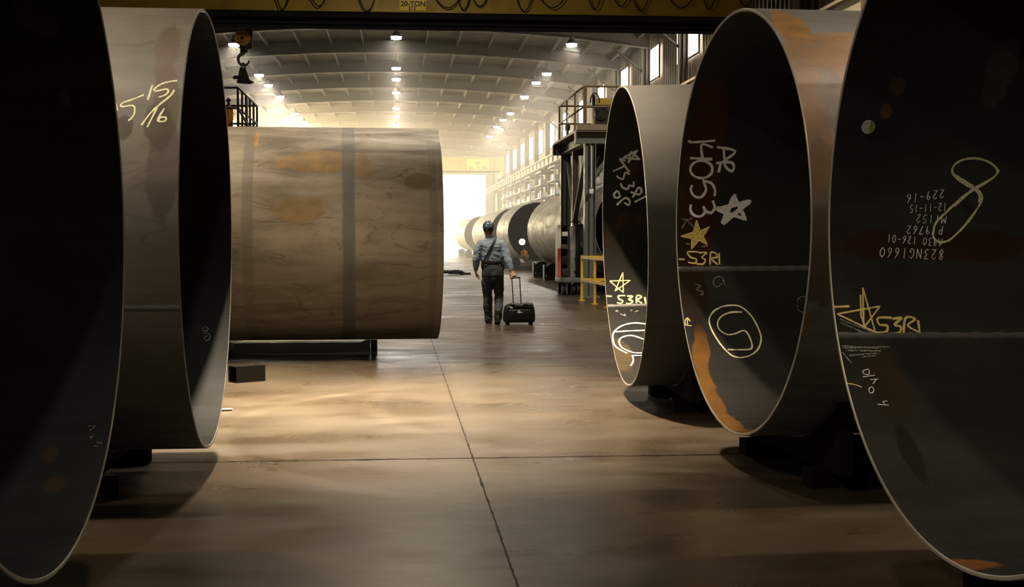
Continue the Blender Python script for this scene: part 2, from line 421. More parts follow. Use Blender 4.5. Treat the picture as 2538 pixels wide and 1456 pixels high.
# ------------------------------------------------------------------ steel pipes
R_OUT, THK = 1.35, .019
R_IN = R_OUT-THK
PIPES = {}
class Pipe:
    """local x runs along the pipe from its open end"""
    def __init__(s, key, c, yaw, pitch, sgn, L, outer, inner, label, group=None, name='steel_pipe_section', seg=160, rim=True):
        a = Vector((math.cos(yaw)*math.cos(pitch), math.sin(yaw)*math.cos(pitch), math.sin(pitch)))*sgn
        u = Vector((0, 0, 1)); yv = u.cross(a).normalized(); zv = a.cross(yv)
        s.mw = Matrix(((a.x, yv.x, zv.x, c[0]), (a.y, yv.y, zv.y, c[1]), (a.z, yv.z, zv.z, c[2]), (0, 0, 0, 1)))
        s.inv = s.mw.inverted(); s.L = L; s.c = Vector(c); s.a = a
        b = MB(); NL = 6
        for r, mi in ((R_OUT, 0), (R_IN, 1)):
            vs = []
            for i in range(NL+1):
                for k in range(seg):
                    t = 2*PI*k/seg; vs.append((L*i/NL, r*math.cos(t), r*math.sin(t)))
            b.add(vs, [(i*seg+k, i*seg+(k+1) % seg, (i+1)*seg+(k+1) % seg, (i+1)*seg+k) for i in range(NL) for k in range(seg)], mi, True)
        vs = [(L, r*math.cos(2*PI*k/seg), r*math.sin(2*PI*k/seg)) for r in (R_OUT, R_IN) for k in range(seg)]
        b.add(vs, [(k, (k+1) % seg, seg+(k+1) % seg, seg+k) for k in range(seg)], 0)
        if not rim:
            b.add([(0, v[1], v[2]) for v in vs], [(k, (k+1) % seg, seg+(k+1) % seg, seg+k) for k in range(seg)], 0)
        s.o = b.build(name, [outer, inner]); s.o.matrix_world = s.mw
        tag(s.o, label, 'pipe', group)
        if rim:
            r = MB(); prof = ((.0, R_OUT), (-.004, R_OUT-.004), (-.004, R_IN+.004), (0, R_IN)); vs = []
            for x, rr in prof:
                for k in range(seg):
                    t = 2*PI*k/seg; vs.append((x, rr*math.cos(t), rr*math.sin(t)))
            r.add(vs, [(i*seg+k, i*seg+(k+1) % seg, (i+1)*seg+(k+1) % seg, (i+1)*seg+k) for i in range(3) for k in range(seg)], 0)
            o = r.build('cut_edge', M['rim'], s.o); o['label'] = 'bright ground steel edge'
        PIPES[key] = s
    def hit(s, px, py, inner=True, off=.002):
        o = s.inv @ CAM; d = s.inv.to_3x3() @ ray(px, py); r = (R_IN-off) if inner else (R_OUT+off)
        A = d.y*d.y+d.z*d.z; B = 2*(o.y*d.y+o.z*d.z); C = o.y*o.y+o.z*o.z-r*r
        D = B*B-4*A*C
        if D < 0: return None
        t = (-B+math.sqrt(D))/(2*A) if inner else (-B-math.sqrt(D))/(2*A)
        return o+d*t
    def weld(s, px, py, inner=True, hw=.016, h=.004):
        p = s.hit(px, py, inner); t0 = math.atan2(p.z, p.y); r = R_IN if inner else R_OUT; sg = -1 if inner else 1
        b = MB(); vs = []; N = 60
        for i in range(N+1):
            x = .002+(s.L-.004)*i/N; w_ = hw*(1+.18*math.sin(i*2.3)); 
            for k in range(7):
                q = -1+k/3.0; t = t0+q*w_/r; rr = r+sg*(h*(1-q*q)-.0006); vs.append((x, rr*math.cos(t), rr*math.sin(t)))
        b.add(vs, [(i*7+k, i*7+k+1, (i+1)*7+k+1, (i+1)*7+k) for i in range(N) for k in range(6)], 0, True)
        return b.build('weld_seam', M['weld'], s.o)
    def chalk(s, name, strokes, width, mat, inner=True, label=None, smooth=True, jit=.35):
        b = MB(); lift = .0
        for st in strokes:
            pts = catmull(st) if (smooth and len(st) > 2) else dens(st)
            L3 = [s.hit(x, y, inner, (.0012 if inner else .0008)+lift) for x, y in pts]; L3 = [p for p in L3 if p is not None]
            if len(L3) < 2: continue
            lift += .00005
            vs = []
            for i, p in enumerate(L3):
                d = L3[min(i+1, len(L3)-1)]-L3[max(i-1, 0)]; nrm = Vector((0, p.y, p.z)).normalized()
                side = d.cross(nrm).normalized()
                pw = (s.mw@p-CAM).length/FPX*width*.5*(1+jit*noise.noise(p*23)); 
                vs += [p+side*pw, p-side*pw]
            b.add(vs, [(2*i, 2*i+1, 2*i+3, 2*i+2) for i in range(len(L3)-1)])
        if not b.v: return None
        o = b.build(name, mat, s.o)
        if label: o['label'] = label
        return o
def dens(st, step=4.0):
    out = []
    for (a, b), (c_, d) in zip(st, st[1:]):
        k = max(1, int(math.hypot(c_-a, d-b)/step))
        out += [(a+(c_-a)*i/k, b+(d-b)*i/k) for i in range(k)]
    return out+[st[-1]]
def catmull(st):
    P = [st[0]]+list(st)+[st[-1]]; out = []
    for i in range(1, len(P)-2):
        p0, p1, p2, p3 = P[i-1], P[i], P[i+1], P[i+2]; k = max(2, int(math.hypot(p2[0]-p1[0], p2[1]-p1[1])/1.8))
        for j in range(k):
            t = j/k
            out.append(tuple(.5*((2*p1[m])+(-p0[m]+p2[m])*t+(2*p0[m]-5*p1[m]+4*p2[m]-p3[m])*t*t+(-p0[m]+3*p1[m]-3*p2[m]+p3[m])*t**3) for m in (0, 1)))
    return out+[st[-1]]
def crop(ox, oy, sc):
    return lambda *pts: [(ox+x/sc, oy+y/sc) for x, y in pts]

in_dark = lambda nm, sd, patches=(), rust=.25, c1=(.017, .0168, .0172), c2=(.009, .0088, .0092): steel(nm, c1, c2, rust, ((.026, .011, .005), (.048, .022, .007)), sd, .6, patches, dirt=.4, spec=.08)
OR = (.42, .17, .03)
def loc_of(p, px, py, inner=True): 
    q = p.hit(px, py, inner); return tuple(q)

mat_grey_a = steel('mill_scale_grey', (.150, .136, .118), (.105, .093, .076), .12, ((.085, .045, .025), (.12, .07, .036)), 2.0, .5, dirt=.55)
def grey_patched():
    q = lambda x, y: loc_of(LB, x, y, False)
    br = (.10, .054, .034)
    return steel('mill_scale_grey_stained', (.150, .136, .118), (.098, .086, .070), .16, ((.085, .045, .025), (.12, .07, .036)), 2.0, .5, dirt=.75, tide=.35,
        patches=[(q(415, 130), (.07, .3, .35), br, .55), (q(412, 230), (.06, .3, .25), br, .6), (q(425, 260), (.05, .2, .2), (.10, .068, .02), .7), (q(395, 320), (.08, .15, .14), (.045, .03, .02), .8), (q(305, 318), (.05, .1, .07), (.05, .032, .022), .8), (q(405, 400), (.09, .2, .35), (.06, .045, .03), .6)])
mat_grey_b = steel('mill_scale_pale', (.050, .046, .040), (.038, .035, .029), .08, ((.05, .028, .015), (.065, .038, .02)), 5.0, .62, dirt=.25, spec=.12)
mat_rusty = steel('mill_scale_rusty', (.155, .147, .138), (.09, .078, .062), .62, ((.10, .043, .013), (.23, .105, .028)), 9.0, .5, dirt=.45)
mat_row = steel('mill_scale_row', (.18, .155, .11), (.115, .098, .067), .18, ((.14, .085, .035), (.17, .10, .04)), 21.0, .48, dirt=.3, streak=.3, spec=.3,
                bands=tuple((1.8+2.4*i, .12, (.24, .21, .155), .7) for i in range(7)))

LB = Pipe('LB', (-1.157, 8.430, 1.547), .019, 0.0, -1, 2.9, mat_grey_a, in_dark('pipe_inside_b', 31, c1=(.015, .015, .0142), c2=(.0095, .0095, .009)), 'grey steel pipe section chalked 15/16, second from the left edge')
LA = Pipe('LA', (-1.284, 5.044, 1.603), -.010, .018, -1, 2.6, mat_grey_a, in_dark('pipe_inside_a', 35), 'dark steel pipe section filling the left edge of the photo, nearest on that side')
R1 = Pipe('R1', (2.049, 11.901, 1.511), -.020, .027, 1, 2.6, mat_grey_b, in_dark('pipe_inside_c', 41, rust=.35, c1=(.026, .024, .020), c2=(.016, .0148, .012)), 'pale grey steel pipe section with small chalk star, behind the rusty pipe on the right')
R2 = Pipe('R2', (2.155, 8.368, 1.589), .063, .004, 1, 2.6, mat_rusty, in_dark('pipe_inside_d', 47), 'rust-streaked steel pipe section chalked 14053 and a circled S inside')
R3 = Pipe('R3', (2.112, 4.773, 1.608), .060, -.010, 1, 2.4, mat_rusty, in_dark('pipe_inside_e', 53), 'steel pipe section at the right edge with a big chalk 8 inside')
MID = Pipe('MID', (0.525, 17.2, 1.55), .035, 0.0, -1, 6.2, mat_grey_a, in_dark('pipe_inside_f', 59), 'long tan mottled steel pipe lying across the aisle behind the left pipes')
# placed rust patches inside two of the pipes
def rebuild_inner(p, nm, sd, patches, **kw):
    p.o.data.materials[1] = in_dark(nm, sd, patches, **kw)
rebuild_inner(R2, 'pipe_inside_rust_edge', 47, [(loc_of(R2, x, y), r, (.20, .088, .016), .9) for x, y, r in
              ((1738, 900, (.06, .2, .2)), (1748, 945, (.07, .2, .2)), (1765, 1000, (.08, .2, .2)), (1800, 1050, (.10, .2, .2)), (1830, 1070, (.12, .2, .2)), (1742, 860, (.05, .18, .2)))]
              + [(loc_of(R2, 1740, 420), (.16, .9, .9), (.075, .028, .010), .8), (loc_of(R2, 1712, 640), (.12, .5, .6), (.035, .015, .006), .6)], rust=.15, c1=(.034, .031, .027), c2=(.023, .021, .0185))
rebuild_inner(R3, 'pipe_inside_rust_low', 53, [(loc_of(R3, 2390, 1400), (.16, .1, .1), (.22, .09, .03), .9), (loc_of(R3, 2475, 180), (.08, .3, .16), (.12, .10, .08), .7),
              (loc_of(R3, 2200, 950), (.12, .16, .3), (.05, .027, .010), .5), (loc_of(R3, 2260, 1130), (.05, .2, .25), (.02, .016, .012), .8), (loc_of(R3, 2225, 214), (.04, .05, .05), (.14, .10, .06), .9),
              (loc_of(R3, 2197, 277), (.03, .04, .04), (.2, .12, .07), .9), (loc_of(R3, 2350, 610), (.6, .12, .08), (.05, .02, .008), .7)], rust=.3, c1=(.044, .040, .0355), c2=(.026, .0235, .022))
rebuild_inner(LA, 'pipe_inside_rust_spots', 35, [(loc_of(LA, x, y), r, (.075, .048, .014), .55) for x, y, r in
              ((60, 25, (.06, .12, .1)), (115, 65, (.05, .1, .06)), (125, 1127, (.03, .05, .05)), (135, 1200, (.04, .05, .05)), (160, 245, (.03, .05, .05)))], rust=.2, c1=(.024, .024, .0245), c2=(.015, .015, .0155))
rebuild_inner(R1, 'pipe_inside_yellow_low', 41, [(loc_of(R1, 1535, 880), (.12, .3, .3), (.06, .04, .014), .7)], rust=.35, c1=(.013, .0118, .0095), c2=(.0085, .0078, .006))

q_ = lambda x, y: loc_of(R2, x, y, False)
R2.o.data.materials[0] = steel('mill_scale_orange_rust', (.150, .150, .150), (.085, .076, .062), .42, ((.10, .045, .013), (.22, .105, .028)), 9.0, .5, dirt=.45, tide=.3,
    patches=[(q_(1960, 60), (.10, .35, .25), (.26, .13, .03), .85), (q_(2010, 130), (.14, .3, .3), (.20, .095, .022), .8), (q_(2090, 90), (.30, .05, .07), (.30, .17, .06), .7), (q_(2020, 300), (.10, .4, .4), (.16, .075, .02), .8), (q_(2095, 170), (.16, .3, .3), (.25, .12, .035), .8), (q_(2035, 560), (.2, .5, .5), (.07, .035, .014), .7), (q_(2070, 250), (.1, .3, .25), (.12, .10, .075), .8)])
# weld seams
LB.weld(400, 765, False); R1.weld(1560, 757); R2.weld(1850, 666, hw=.02, h=.006); R3.weld(2330, 831, hw=.016, h=.005)
LB.o.data.materials[0] = grey_patched()
# patch of bright orange on the tan pipe
p_ = [loc_of(MID, x, y, False) for x, y in ((634, 345), (770, 400), (740, 520), (900, 410), (1040, 450))]
mat_tan2 = steel('mill_scale_tan_patched', (.225, .185, .13), (.10, .079, .050), .30, ((.12, .066, .022), (.18, .105, .034)), 14.0, .62, dirt=.6, streak=.6, tide=.7,
    patches=((p_[0], (.045, .25, .16), (.36, .17, .025), .9), (p_[1], (.55, .25, .16), (.25, .14, .03), .8), (p_[2], (.35, .12, .18), (.21, .13, .04), .75), (p_[3], (.10, .2, .2), (.24, .14, .03), .7), (p_[4], (.2, .2, .1), (.09, .06, .024), .7)),
    bands=((1.12, .085, (.075, .072, .062), .85), (.12, .05, (.11, .095, .07), .5), (2.30, .07, (.09, .078, .055), .6), (3.5, .09, (.08, .07, .06), .8)))
MID.o.data.materials[0] = mat_tan2

# row of long pipes on rollers along the right wall
rowdat = ((6.45, 34.0, 17.5, 'long glossy steel pipe on rollers by the grey platform, nearest of its row'), (6.45, 60.5, 6.8, 'second pipe of the roller row, with a round lamp in its open end'),
          (6.45, 71.6, 17.4, 'third pipe of the roller row, behind the walking person'), (6.45, 99.0, 14.7, 'farthest pipe of the roller row, beside the bright doorway'))
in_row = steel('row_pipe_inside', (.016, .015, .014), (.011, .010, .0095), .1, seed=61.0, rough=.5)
for i, (x, y, L, lab) in enumerate(rowdat):
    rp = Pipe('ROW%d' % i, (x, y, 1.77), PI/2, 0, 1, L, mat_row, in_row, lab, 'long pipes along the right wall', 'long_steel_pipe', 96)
    MB().cyl((L-.05, 0, 0), (L-.02, 0, 0), R_IN-.002, seg=96).build('light_block_disc', in_row, rp.o)  # dark disc added to stop door light showing through the pipe

# ------------------------------------------------------------------ chalk marks
c5 = crop(1480, 180, 2.697); c6 = crop(1480, 620, 2.697); c1_ = crop(0, 0, 3.033); cT = crop(2160, 360, 4.55); c8 = crop(2040, 660, 1.829)
CW, CY, CP, CF = M['chalk_white'], M['chalk_yellow'], M['chalk_pale'], M['chalk_faint']
def ell(cx, cy, rx, ry, n_=20): return [(cx+rx*math.cos(2*PI*i/n_), cy+ry*math.sin(2*PI*i/n_)) for i in range(n_+1)]
FONT = {'0': [[(.5, 1), (.1, .7), (.1, .3), (.5, 0), (.9, .3), (.9, .7), (.5, 1)]], '1': [[(.5, 1), (.5, 0)]], '2': [[(.1, .8), (.5, 1), (.9, .75), (.1, 0), (.9, .05)]],
        '3': [[(.1, 1), (.85, .95), (.4, .55), (.85, .3), (.5, 0), (.1, .1)]], '5': [[(.9, 1), (.2, 1), (.2, .55), (.7, .6), (.85, .25), (.5, 0), (.1, .1)]],
        '6': [[(.8, 1), (.25, .5), (.2, .15), (.5, 0), (.85, .2), (.6, .5), (.25, .35)]], '7': [[(.1, 1), (.9, 1), (.3, 0)]],
        '8': [[(.8, .9), (.4, 1), (.2, .75), (.8, .3), (.5, 0), (.15, .2), (.8, .9)]], '9': [[(.85, .75), (.5, 1), (.15, .75), (.5, .5), (.85, .8), (.6, 0)]],
        'A': [[(0, 0), (.5, 1), (1, 0)], [(.2, .4), (.8, .4)]], 'P': [[(.15, 0), (.2, 1), (.8, .9), (.75, .5), (.2, .5)]], 'M': [[(0, 0), (.1, 1), (.5, .4), (.9, 1), (1, 0)]],
        'N': [[(.1, 0), (.1, 1), (.9, 0), (.9, 1)]], 'G': [[(.9, .85), (.5, 1), (.1, .6), (.15, .15), (.6, 0), (.9, .3), (.5, .4)]], '-': [[(.1, .5), (.9, .5)]], ' ': []}
def write(text, start, end, h, tf):
    k = len(text); out = []
    for i, ch in enumerate(text):
        ox = start[0]+(end[0]-start[0])*i/k; oy = start[1]+(end[1]-start[1])*i/k
        wx = (end[0]-start[0])/k*.72
        for st in FONT[ch]: out.append(tf(*[(ox+x*wx+(.18*y*wx), oy+h*y) for x, y in st]))
    return out
# rusty pipe with 14053
R2.chalk('chalk_lettering', [c5((610, 455), (640, 466), (790, 455)), c5((775, 502), (700, 482), (704, 572)), c5((620, 572), (770, 580)), c5(*ell(697, 648, 74, 58)),
          c5((703, 722), (765, 742), (788, 790), (784, 826)), c5((712, 735), (728, 785), (695, 832), (650, 826), (626, 785), (636, 752)),
          c5((772, 855), (786, 905), (760, 938), (725, 925), (708, 893)), c5((710, 893), (722, 930), (690, 962), (645, 952), (624, 918), (628, 882))], 6.5, CW, label='white chalk number 14053 written sideways')
R2.chalk('chalk_lettering', [c5((800, 498), (922, 526), (845, 592)), c5((846, 508), (850, 575)), c5((795, 606), (890, 600), (915, 630), (900, 660), (868, 640), (850, 612)), c5((825, 608), (812, 668))], 6.5, CW, label='white chalk letters AR')
R2.chalk('chalk_lettering', [c5((565, 977), (600, 985), (640, 975)), c5((600, 985), (640, 1032), (618, 1000)), c5((600, 985), (565, 1045)), c5((590, 1145), (622, 1147)), c5((690, 1165), (740, 1160))], 3.5, CF)
st_ = [(833, 1008), (912, 826), (988, 978), (795, 913), (1018, 858), (833, 1008)]
R2.chalk('chalk_star', [c5(*st_), c5(*[(x+7, y+6) for x, y in st_]), c5((905, 850), (925, 815)), c5((800, 905), (870, 908))], 8, CW, smooth=False, label='white chalk five-pointed star')
ys = [(665, 988), (690, 1060), (752, 1030), (710, 1095), (737, 1152), (680, 1122), (630, 1182), (632, 1112), (558, 1095), (642, 1068)]
b = MB(); cc = R2.hit(*c5((672, 1090))[0], True, .0022); b.v = [cc]+[R2.hit(*p, True, .0022) for p in c5(*ys)]
for i in range(10): b.f.append([0, 1+i, 1+(i+1) % 10]); b.m.append(0); b.sm.append(False)
M['chalk_fill'] = chalk_mat('yellow_chalk_fill', (.88, .70, .22), .45)
o = b.build('chalk_filled_star', M['chalk_fill'], R2.o); o['label'] = 'solid yellow chalk star'
R2.chalk('chalk_star_outline', [c5(*(ys+[ys[0]]))], 2.5, CY, smooth=False)
R2.chalk('chalk_lettering', [c5((545, 1248), (585, 1250)), c5((678, 1200), (605, 1200), (625, 1235), (662, 1248), (655, 1275), (608, 1268)), c5((680, 1205), (730, 1205), (700, 1235), (722, 1252), (708, 1280), (665, 1280)),
          c5((755, 1285), (760, 1205), (795, 1212), (800, 1235), (765, 1245), (806, 1285)), c5((815, 1205), (818, 1285))], 4.2, CY, label='yellow chalk code 53R1')
R2.chalk('chalk_circled_letter', [c6((830, 380), (890, 370), (960, 380), (1030, 440), (1080, 530), (1096, 600), (1070, 670), (1010, 710), (940, 718), (880, 690), (810, 610), (760, 520), (750, 460), (780, 410), (830, 380)),
          c6((968, 415), (890, 418), (830, 445), (805, 490), (820, 535), (870, 565), (920, 560), (985, 540), (1022, 590), (1035, 650), (1000, 666), (872, 666))], 4.2, CP, label='pale chalk letter S in a circle')
R2.chalk('chalk_marking', [c6((855, 238), (840, 190), (800, 180), (775, 220), (800, 247), (835, 222), (842, 190)), c6((655, 230), (690, 240), (665, 265), (710, 280), (690, 300), (715, 295)), c6((1390, 310), (1350, 320), (1337, 360), (1350, 405), (1385, 420))], 2.2, CF)
R2.chalk('chalk_arrow', [c6((588, 500), (590, 470), (605, 455), (622, 477)), c6((605, 460), (603, 500)), c6((585, 500), (630, 507))], 2.5, CY)
# pale pipe behind it
R1.chalk('chalk_star', [c5((208, 606), (226, 528), (285, 582), (175, 570), (270, 518), (208, 606)), c5((150, 575), (190, 590))], 5, CW, smooth=False, label='small white chalk star')
R1.chalk('chalk_lettering', [c5((150, 575), (215, 665)), c5((105, 660), (187, 625)), c5((218, 682), (190, 668), (180, 692), (172, 712), (150, 706), (130, 690)), c5((245, 728), (242, 760), (212, 752)), c5((212, 750), (205, 778), (170, 768), (158, 740)),
          c5((238, 836), (276, 770), (297, 790), (280, 815), (222, 798)), c5((250, 866), (325, 828)), c5((110, 815), (135, 792), (152, 830), (122, 836), (110, 815)), c5((130, 886), (185, 840), (217, 856), (210, 886), (180, 868))], 5, CW, label='white chalk writing S3R1 OP')
R1.chalk('chalk_yellow_star', [c6((85, 208), (222, 203), (120, 275), (172, 150), (175, 285), (85, 208))], 2.6, CY, smooth=False, label='yellow chalk five-pointed star')
R1.chalk('chalk_lettering', [c6((60, 308), (98, 310)), c6((188, 305), (142, 308), (150, 330), (172, 340), (160, 356), (133, 352)), c6((200, 308), (237, 310), (212, 330), (237, 342), (220, 358), (193, 356)), c6((263, 356), (266, 305), (297, 314), (270, 335), (300, 356)), c6((318, 315), (325, 356))], 4, CY, label='yellow chalk code 53R1')
R1.chalk('chalk_marking', [c6((325, 495), (250, 488), (170, 505), (115, 545), (105, 590), (120, 640), (160, 670), (200, 690)), c6((120, 547), (200, 542), (325, 537)), c6((316, 598), (230, 572), (165, 585), (147, 615), (170, 655), (240, 685), (300, 688)), c6((235, 705), (300, 705)), c6((235, 705), (242, 740), (225, 775))], 3.8, CP, label='pale yellow chalk ring marks')
R1.chalk('chalk_marking', [c6((120, 405), (140, 415), (130, 400)), c6((150, 425), (190, 440), (180, 425)), c6((220, 410), (235, 400)), c6((250, 415), (275, 405))], 2, CF)
# pipe at the right edge
R3.chalk('chalk_numeral', [cT((1150, 490), (1000, 405), (930, 335), (910, 280), (950, 210), (1050, 160), (1170, 150), (1300, 180), (1390, 240), (1420, 300), (1370, 370), (1250, 440), (1150, 495), (1000, 610), (850, 750), (740, 860), (700, 950), (700, 1040), (760, 1092), (860, 1080), (950, 1010), (1050, 910), (1150, 780), (1225, 660), (1245, 585), (1210, 515), (1150, 490)),
          cT((1150, 470), (1040, 400), (945, 340)), cT((1440, 280), (1390, 350), (1240, 455), (1100, 540), (930, 690)), cT((1170, 500), (1215, 560), (1215, 650))], 5.5, CP, label='large pale chalk numeral 8')
lines = []
for t, s_, e_, h_ in (('823NG1660', (820, 1180), (75, 1150), 112), ('A930 126-01', (800, 1055), (165, 1005), 88), ('P19762', (810, 915), (380, 910), 92), ('M1152', (845, 795), (490, 782), 90), ('12-11-15', (850, 655), (420, 675), 88), ('229-16', (825, 500), (380, 565), 100)):
    lines += write(t, s_, e_, h_, cT)
R3.chalk('chalk_lettering', lines, 2.1, CW, smooth=False, label='six upside-down lines of small white chalk figures')
R3.chalk('chalk_star', [c8((180, 97), (237, 300), (65, 217), (258, 182), (185, 280), (180, 97)), c8((170, 130), (172, 225), (190, 275))], 4.2, CY, smooth=False, label='yellow chalk star')
R3.chalk('chalk_lettering', [c8((50, 185), (120, 182)), c8((312, 235), (250, 235), (255, 265), (290, 270), (285, 298), (233, 302)), c8((315, 240), (356, 235), (325, 265), (352, 275), (345, 302), (303, 306)), c8((365, 302), (375, 235), (417, 240), (385, 270), (432, 298)), c8((430, 245), (441, 320))], 5.5, CY, label='yellow chalk code 53R1')
R3.chalk('chalk_scratches', [c8((75, 240), (140, 265), (230, 300)), c8((80, 255), (190, 305)), c8((90, 372), (300, 366)), c8((95, 382), (262, 385)), c8((120, 405), (250, 395)), c8((180, 412), (240, 406)), c8((80, 320), (180, 314)), c8((88, 392), (130, 440)), c8((85, 362), (250, 372))], 3.5, CF)
R3.chalk('chalk_lettering', [c8((180, 475), (205, 468), (208, 490), (185, 488), (180, 475)), c8((180, 502), (235, 495)), c8((215, 515), (250, 512)), c8((240, 515), (225, 535)), c8(*ell(219, 562, 11, 14, 10)), c8((247, 627), (297, 631)), c8((270, 612), (280, 628)), c8((272, 614), (292, 612))], 2.2, CW)
R3.chalk('chalk_tick', [c8((110, 532), (145, 538), (175, 549))], 3, CY)
# chalk on the outside of the second left pipe
LB.chalk('chalk_lettering', [c1_((868, 770), (880, 832)), c1_((1082, 713), (990, 750), (920, 775), (915, 802), (1000, 795), (1012, 840), (995, 880), (965, 908))], 4.5, CP, False, 'pale chalk number 15')
LB.chalk('chalk_lettering', [c1_((1145, 640), (1110, 752)), c1_((1332, 605), (1230, 625), (1165, 665), (1170, 685), (1250, 670), (1265, 688), (1240, 715), (1190, 730)), c1_((1310, 675), (1280, 720), (1150, 830), (1062, 942)), c1_((1185, 800), (1140, 890), (1106, 957)),
          c1_((1235, 815), (1190, 890), (1195, 912), (1240, 910), (1246, 882), (1205, 885), (1190, 905))], 4.5, CP, False, 'pale chalk fraction 15/16')
LB.chalk('chalk_marking', [[(504, 812), (512, 810), (515, 818), (506, 822), (502, 816), (504, 812)], [(506, 826), (518, 828), (521, 838), (512, 845), (506, 838), (514, 832)]], 2, CF)
cA = crop(0, 1000, 3.194)
LA.chalk('chalk_marking', [cA((700, 182), (760, 178)), cA((710, 215), (745, 190)), cA((715, 262), (722, 275), (740, 258)), cA((740, 340), (772, 338)), cA((770, 295), (775, 315), (800, 312), (803, 322))], 2.4, CF)

# striped disc made up for a hole in the pipe wall
q = R3.hit(2152, 315); nrm = Vector((0, q.y, q.z)).normalized(); t = Vector((1, 0, 0)); bt = nrm.cross(t)
b = MB(); rr = .033; N = 32
vs = [q-nrm*.004+(t*math.cos(2*PI*i/N)+bt*math.sin(2*PI*i/N))*rr for i in range(N)]+[q-nrm*.0005+(t*math.cos(2*PI*i/N)+bt*math.sin(2*PI*i/N))*rr for i in range(N)]
b.add(vs, [list(range(N))]+[(i, (i+1) % N, N+(i+1) % N, N+i) for i in range(N)])
nn_ = NT('striped_hole_disc'); v_ = nn_.coord(loc=(-q.x, 0, 0)); x_ = nn_.xyz(v_)[0]
stp = nn_.math('FRACT', nn_.math('MULTIPLY', x_, 95.0))
colw = nn_.mix(nn_.math('LESS_THAN', stp, .35), (.72, .74, .70), (.30, .33, .30))
colg = nn_.mix(nn_.math('LESS_THAN', stp, .35), (.34, .42, .08), (.16, .22, .04))
nn_.done(nn_.mix(nn_.math('GREATER_THAN', x_, .006), colw, colg), .5)
tag(b.build('hole_disc', nn_.mat, R3.o), 'small round white and green striped disc standing in for a hole')

# ------------------------------------------------------------------ cradles under the pipes
def cradle(p, x0, dx, label, wide=.85):
    """welded saddle: base beam, two saddle plates cut to the pipe, rubber pads"""
    root = thing('pipe_cradle', label, 'cradle', group='steel cradles under the pipe sections')
    root.matrix_world = Matrix.Translation((p.mw @ Vector((x0, 0, 0)))*1)
    yaw = math.atan2(p.a.y, p.a.x); zc = (p.mw@Vector((x0, 0, 0))).z
    root.location = (root.location.x, root.location.y, 0); root.rotation_euler.z = yaw
    for xx in (0, dx):
        b = MB(); N = 20; poly = []
        zc2 = zc+p.a.z*xx
        for i in range(N+1):
            y = -wide+2*wide*i/N; poly.append((xx-.04, y, zc2-math.sqrt((R_OUT+.012)**2-y*y)))
        poly += [(xx-.04, wide, .10), (xx-.04, -wide, .10)]
        b.prism(poly, (.08, 0, 0)); b.build('saddle_plate', M['matte_black'], root)
        s = MB(); vs = []
        for i in range(N+1):
            y = -wide+2*wide*i/N; k = math.sqrt((R_OUT+.004)**2-y*y); k2 = math.sqrt((R_OUT+.016)**2-y*y)
            vs += [(xx-.06, y, zc2-k), (xx+.06, y, zc2-k), (xx+.06, y, zc2-k2), (xx-.06, y, zc2-k2)]
        s.add(vs, [(4*i+k, 4*i+(k+1) % 4, 4*i+4+(k+1) % 4, 4*i+4+k) for i in range(N) for k in range(4)])
        s.build('rubber_pad', M['rubber'], root)
    for yy in (-wide*.7, wide*.7):
        MB().box((dx/2, yy, .055), (dx+.3, .16, .11)).build('base_beam', M['matte_black'], root)
    return root
cradle(LB, .62, 1.5, 'dark steel cradle under the pipe section chalked 15/16')
cradle(LA, .62, 1.4, 'dark steel cradle under the nearest pipe section on the left edge')
cradle(R1, .50, 1.3, 'dark steel cradle under the pale grey pipe section on the right')
cradle(R2, .42, 1.4, 'dark steel cradle under the rusty pipe section chalked 14053')
cradle(R3, .50, 1.2, 'dark steel cradle under the pipe section at the right edge')
cr = cradle(MID, 2.9, 2.4, 'dark steel cradle under the left part of the long tan pipe')
# low grey stand under the tan pipe
root = thing('pipe_stand', 'low grey steel channel stand with a raised end plate under the long tan pipe', 'stand', (0, 0, 0))
a0 = atz(560, 880, 0); a1 = atz(918, 879, 0); Yb = (a0.y+a1.y)/2
b = MB(); xl, xr = a0.x-.02, a1.x; y0 = Yb
b.box(((xl+xr)/2, y0+.02, .075), (xr-xl, .03, .15)); b.box(((xl+xr)/2, y0+.12, .14), (xr-xl, .2, .02)); b.box(((xl+xr)/2, y0+.12, .01), (xr-xl, .22, .02))
b.build('channel_beam', M['grey_steel'], root)
MB().prism([(xr-.13, y0, .15), (xr, y0, .15), (xr, y0, .188), (xr-.05, y0, .188)], (0, .2, 0)).build('wedge_plate', M['grey_steel'], root)
MB().box((xr+.045, y0+.14, .092), (.08, .3, .184)).build('end_post', M['dark_steel'], root)
pw = at(571, 859, y0-.02)
MB().cyl((pw.x, y0-.02, pw.z), (pw.x, y0+.05, pw.z), .05, seg=16).build('pale_bush', M['white'], root)

# steel tube offcut on the floor, and a pin made up for a glint
pc = atz(610, 948, 0); root = thing('square_tube_offcut', 'short dark square steel tube lying on the floor by the left pipes', 'offcut', (pc.x, pc.y+.08, 0), rotz=.62)
b = MB(); hw, L_, t_ = .085, .17, .012
for sy in (-1, 1): b.box((0, sy*(hw-t_/2), hw), (2*L_, t_, 2*hw))
for zz in (t_/2, 2*hw-t_/2): b.box((0, 0, zz), (2*L_, 2*hw-2*t_, t_))
b.build('tube_wall', M['matte_black'], root)
MB().box((.04, 0, hw), (.02, 2*hw-2*t_, 2*hw-2*t_)).build('inner_plate', M['dark_steel'], root)
pc = atz(560, 1020, 0)
tag(MB().cyl((pc.x-.05, pc.y, .012), (pc.x+.05, pc.y+.02, .012), .012, seg=12).build('glint_pin', M['silver']), 'small shiny pin made up for a glint on the floor beside the left pipes', 'pin')

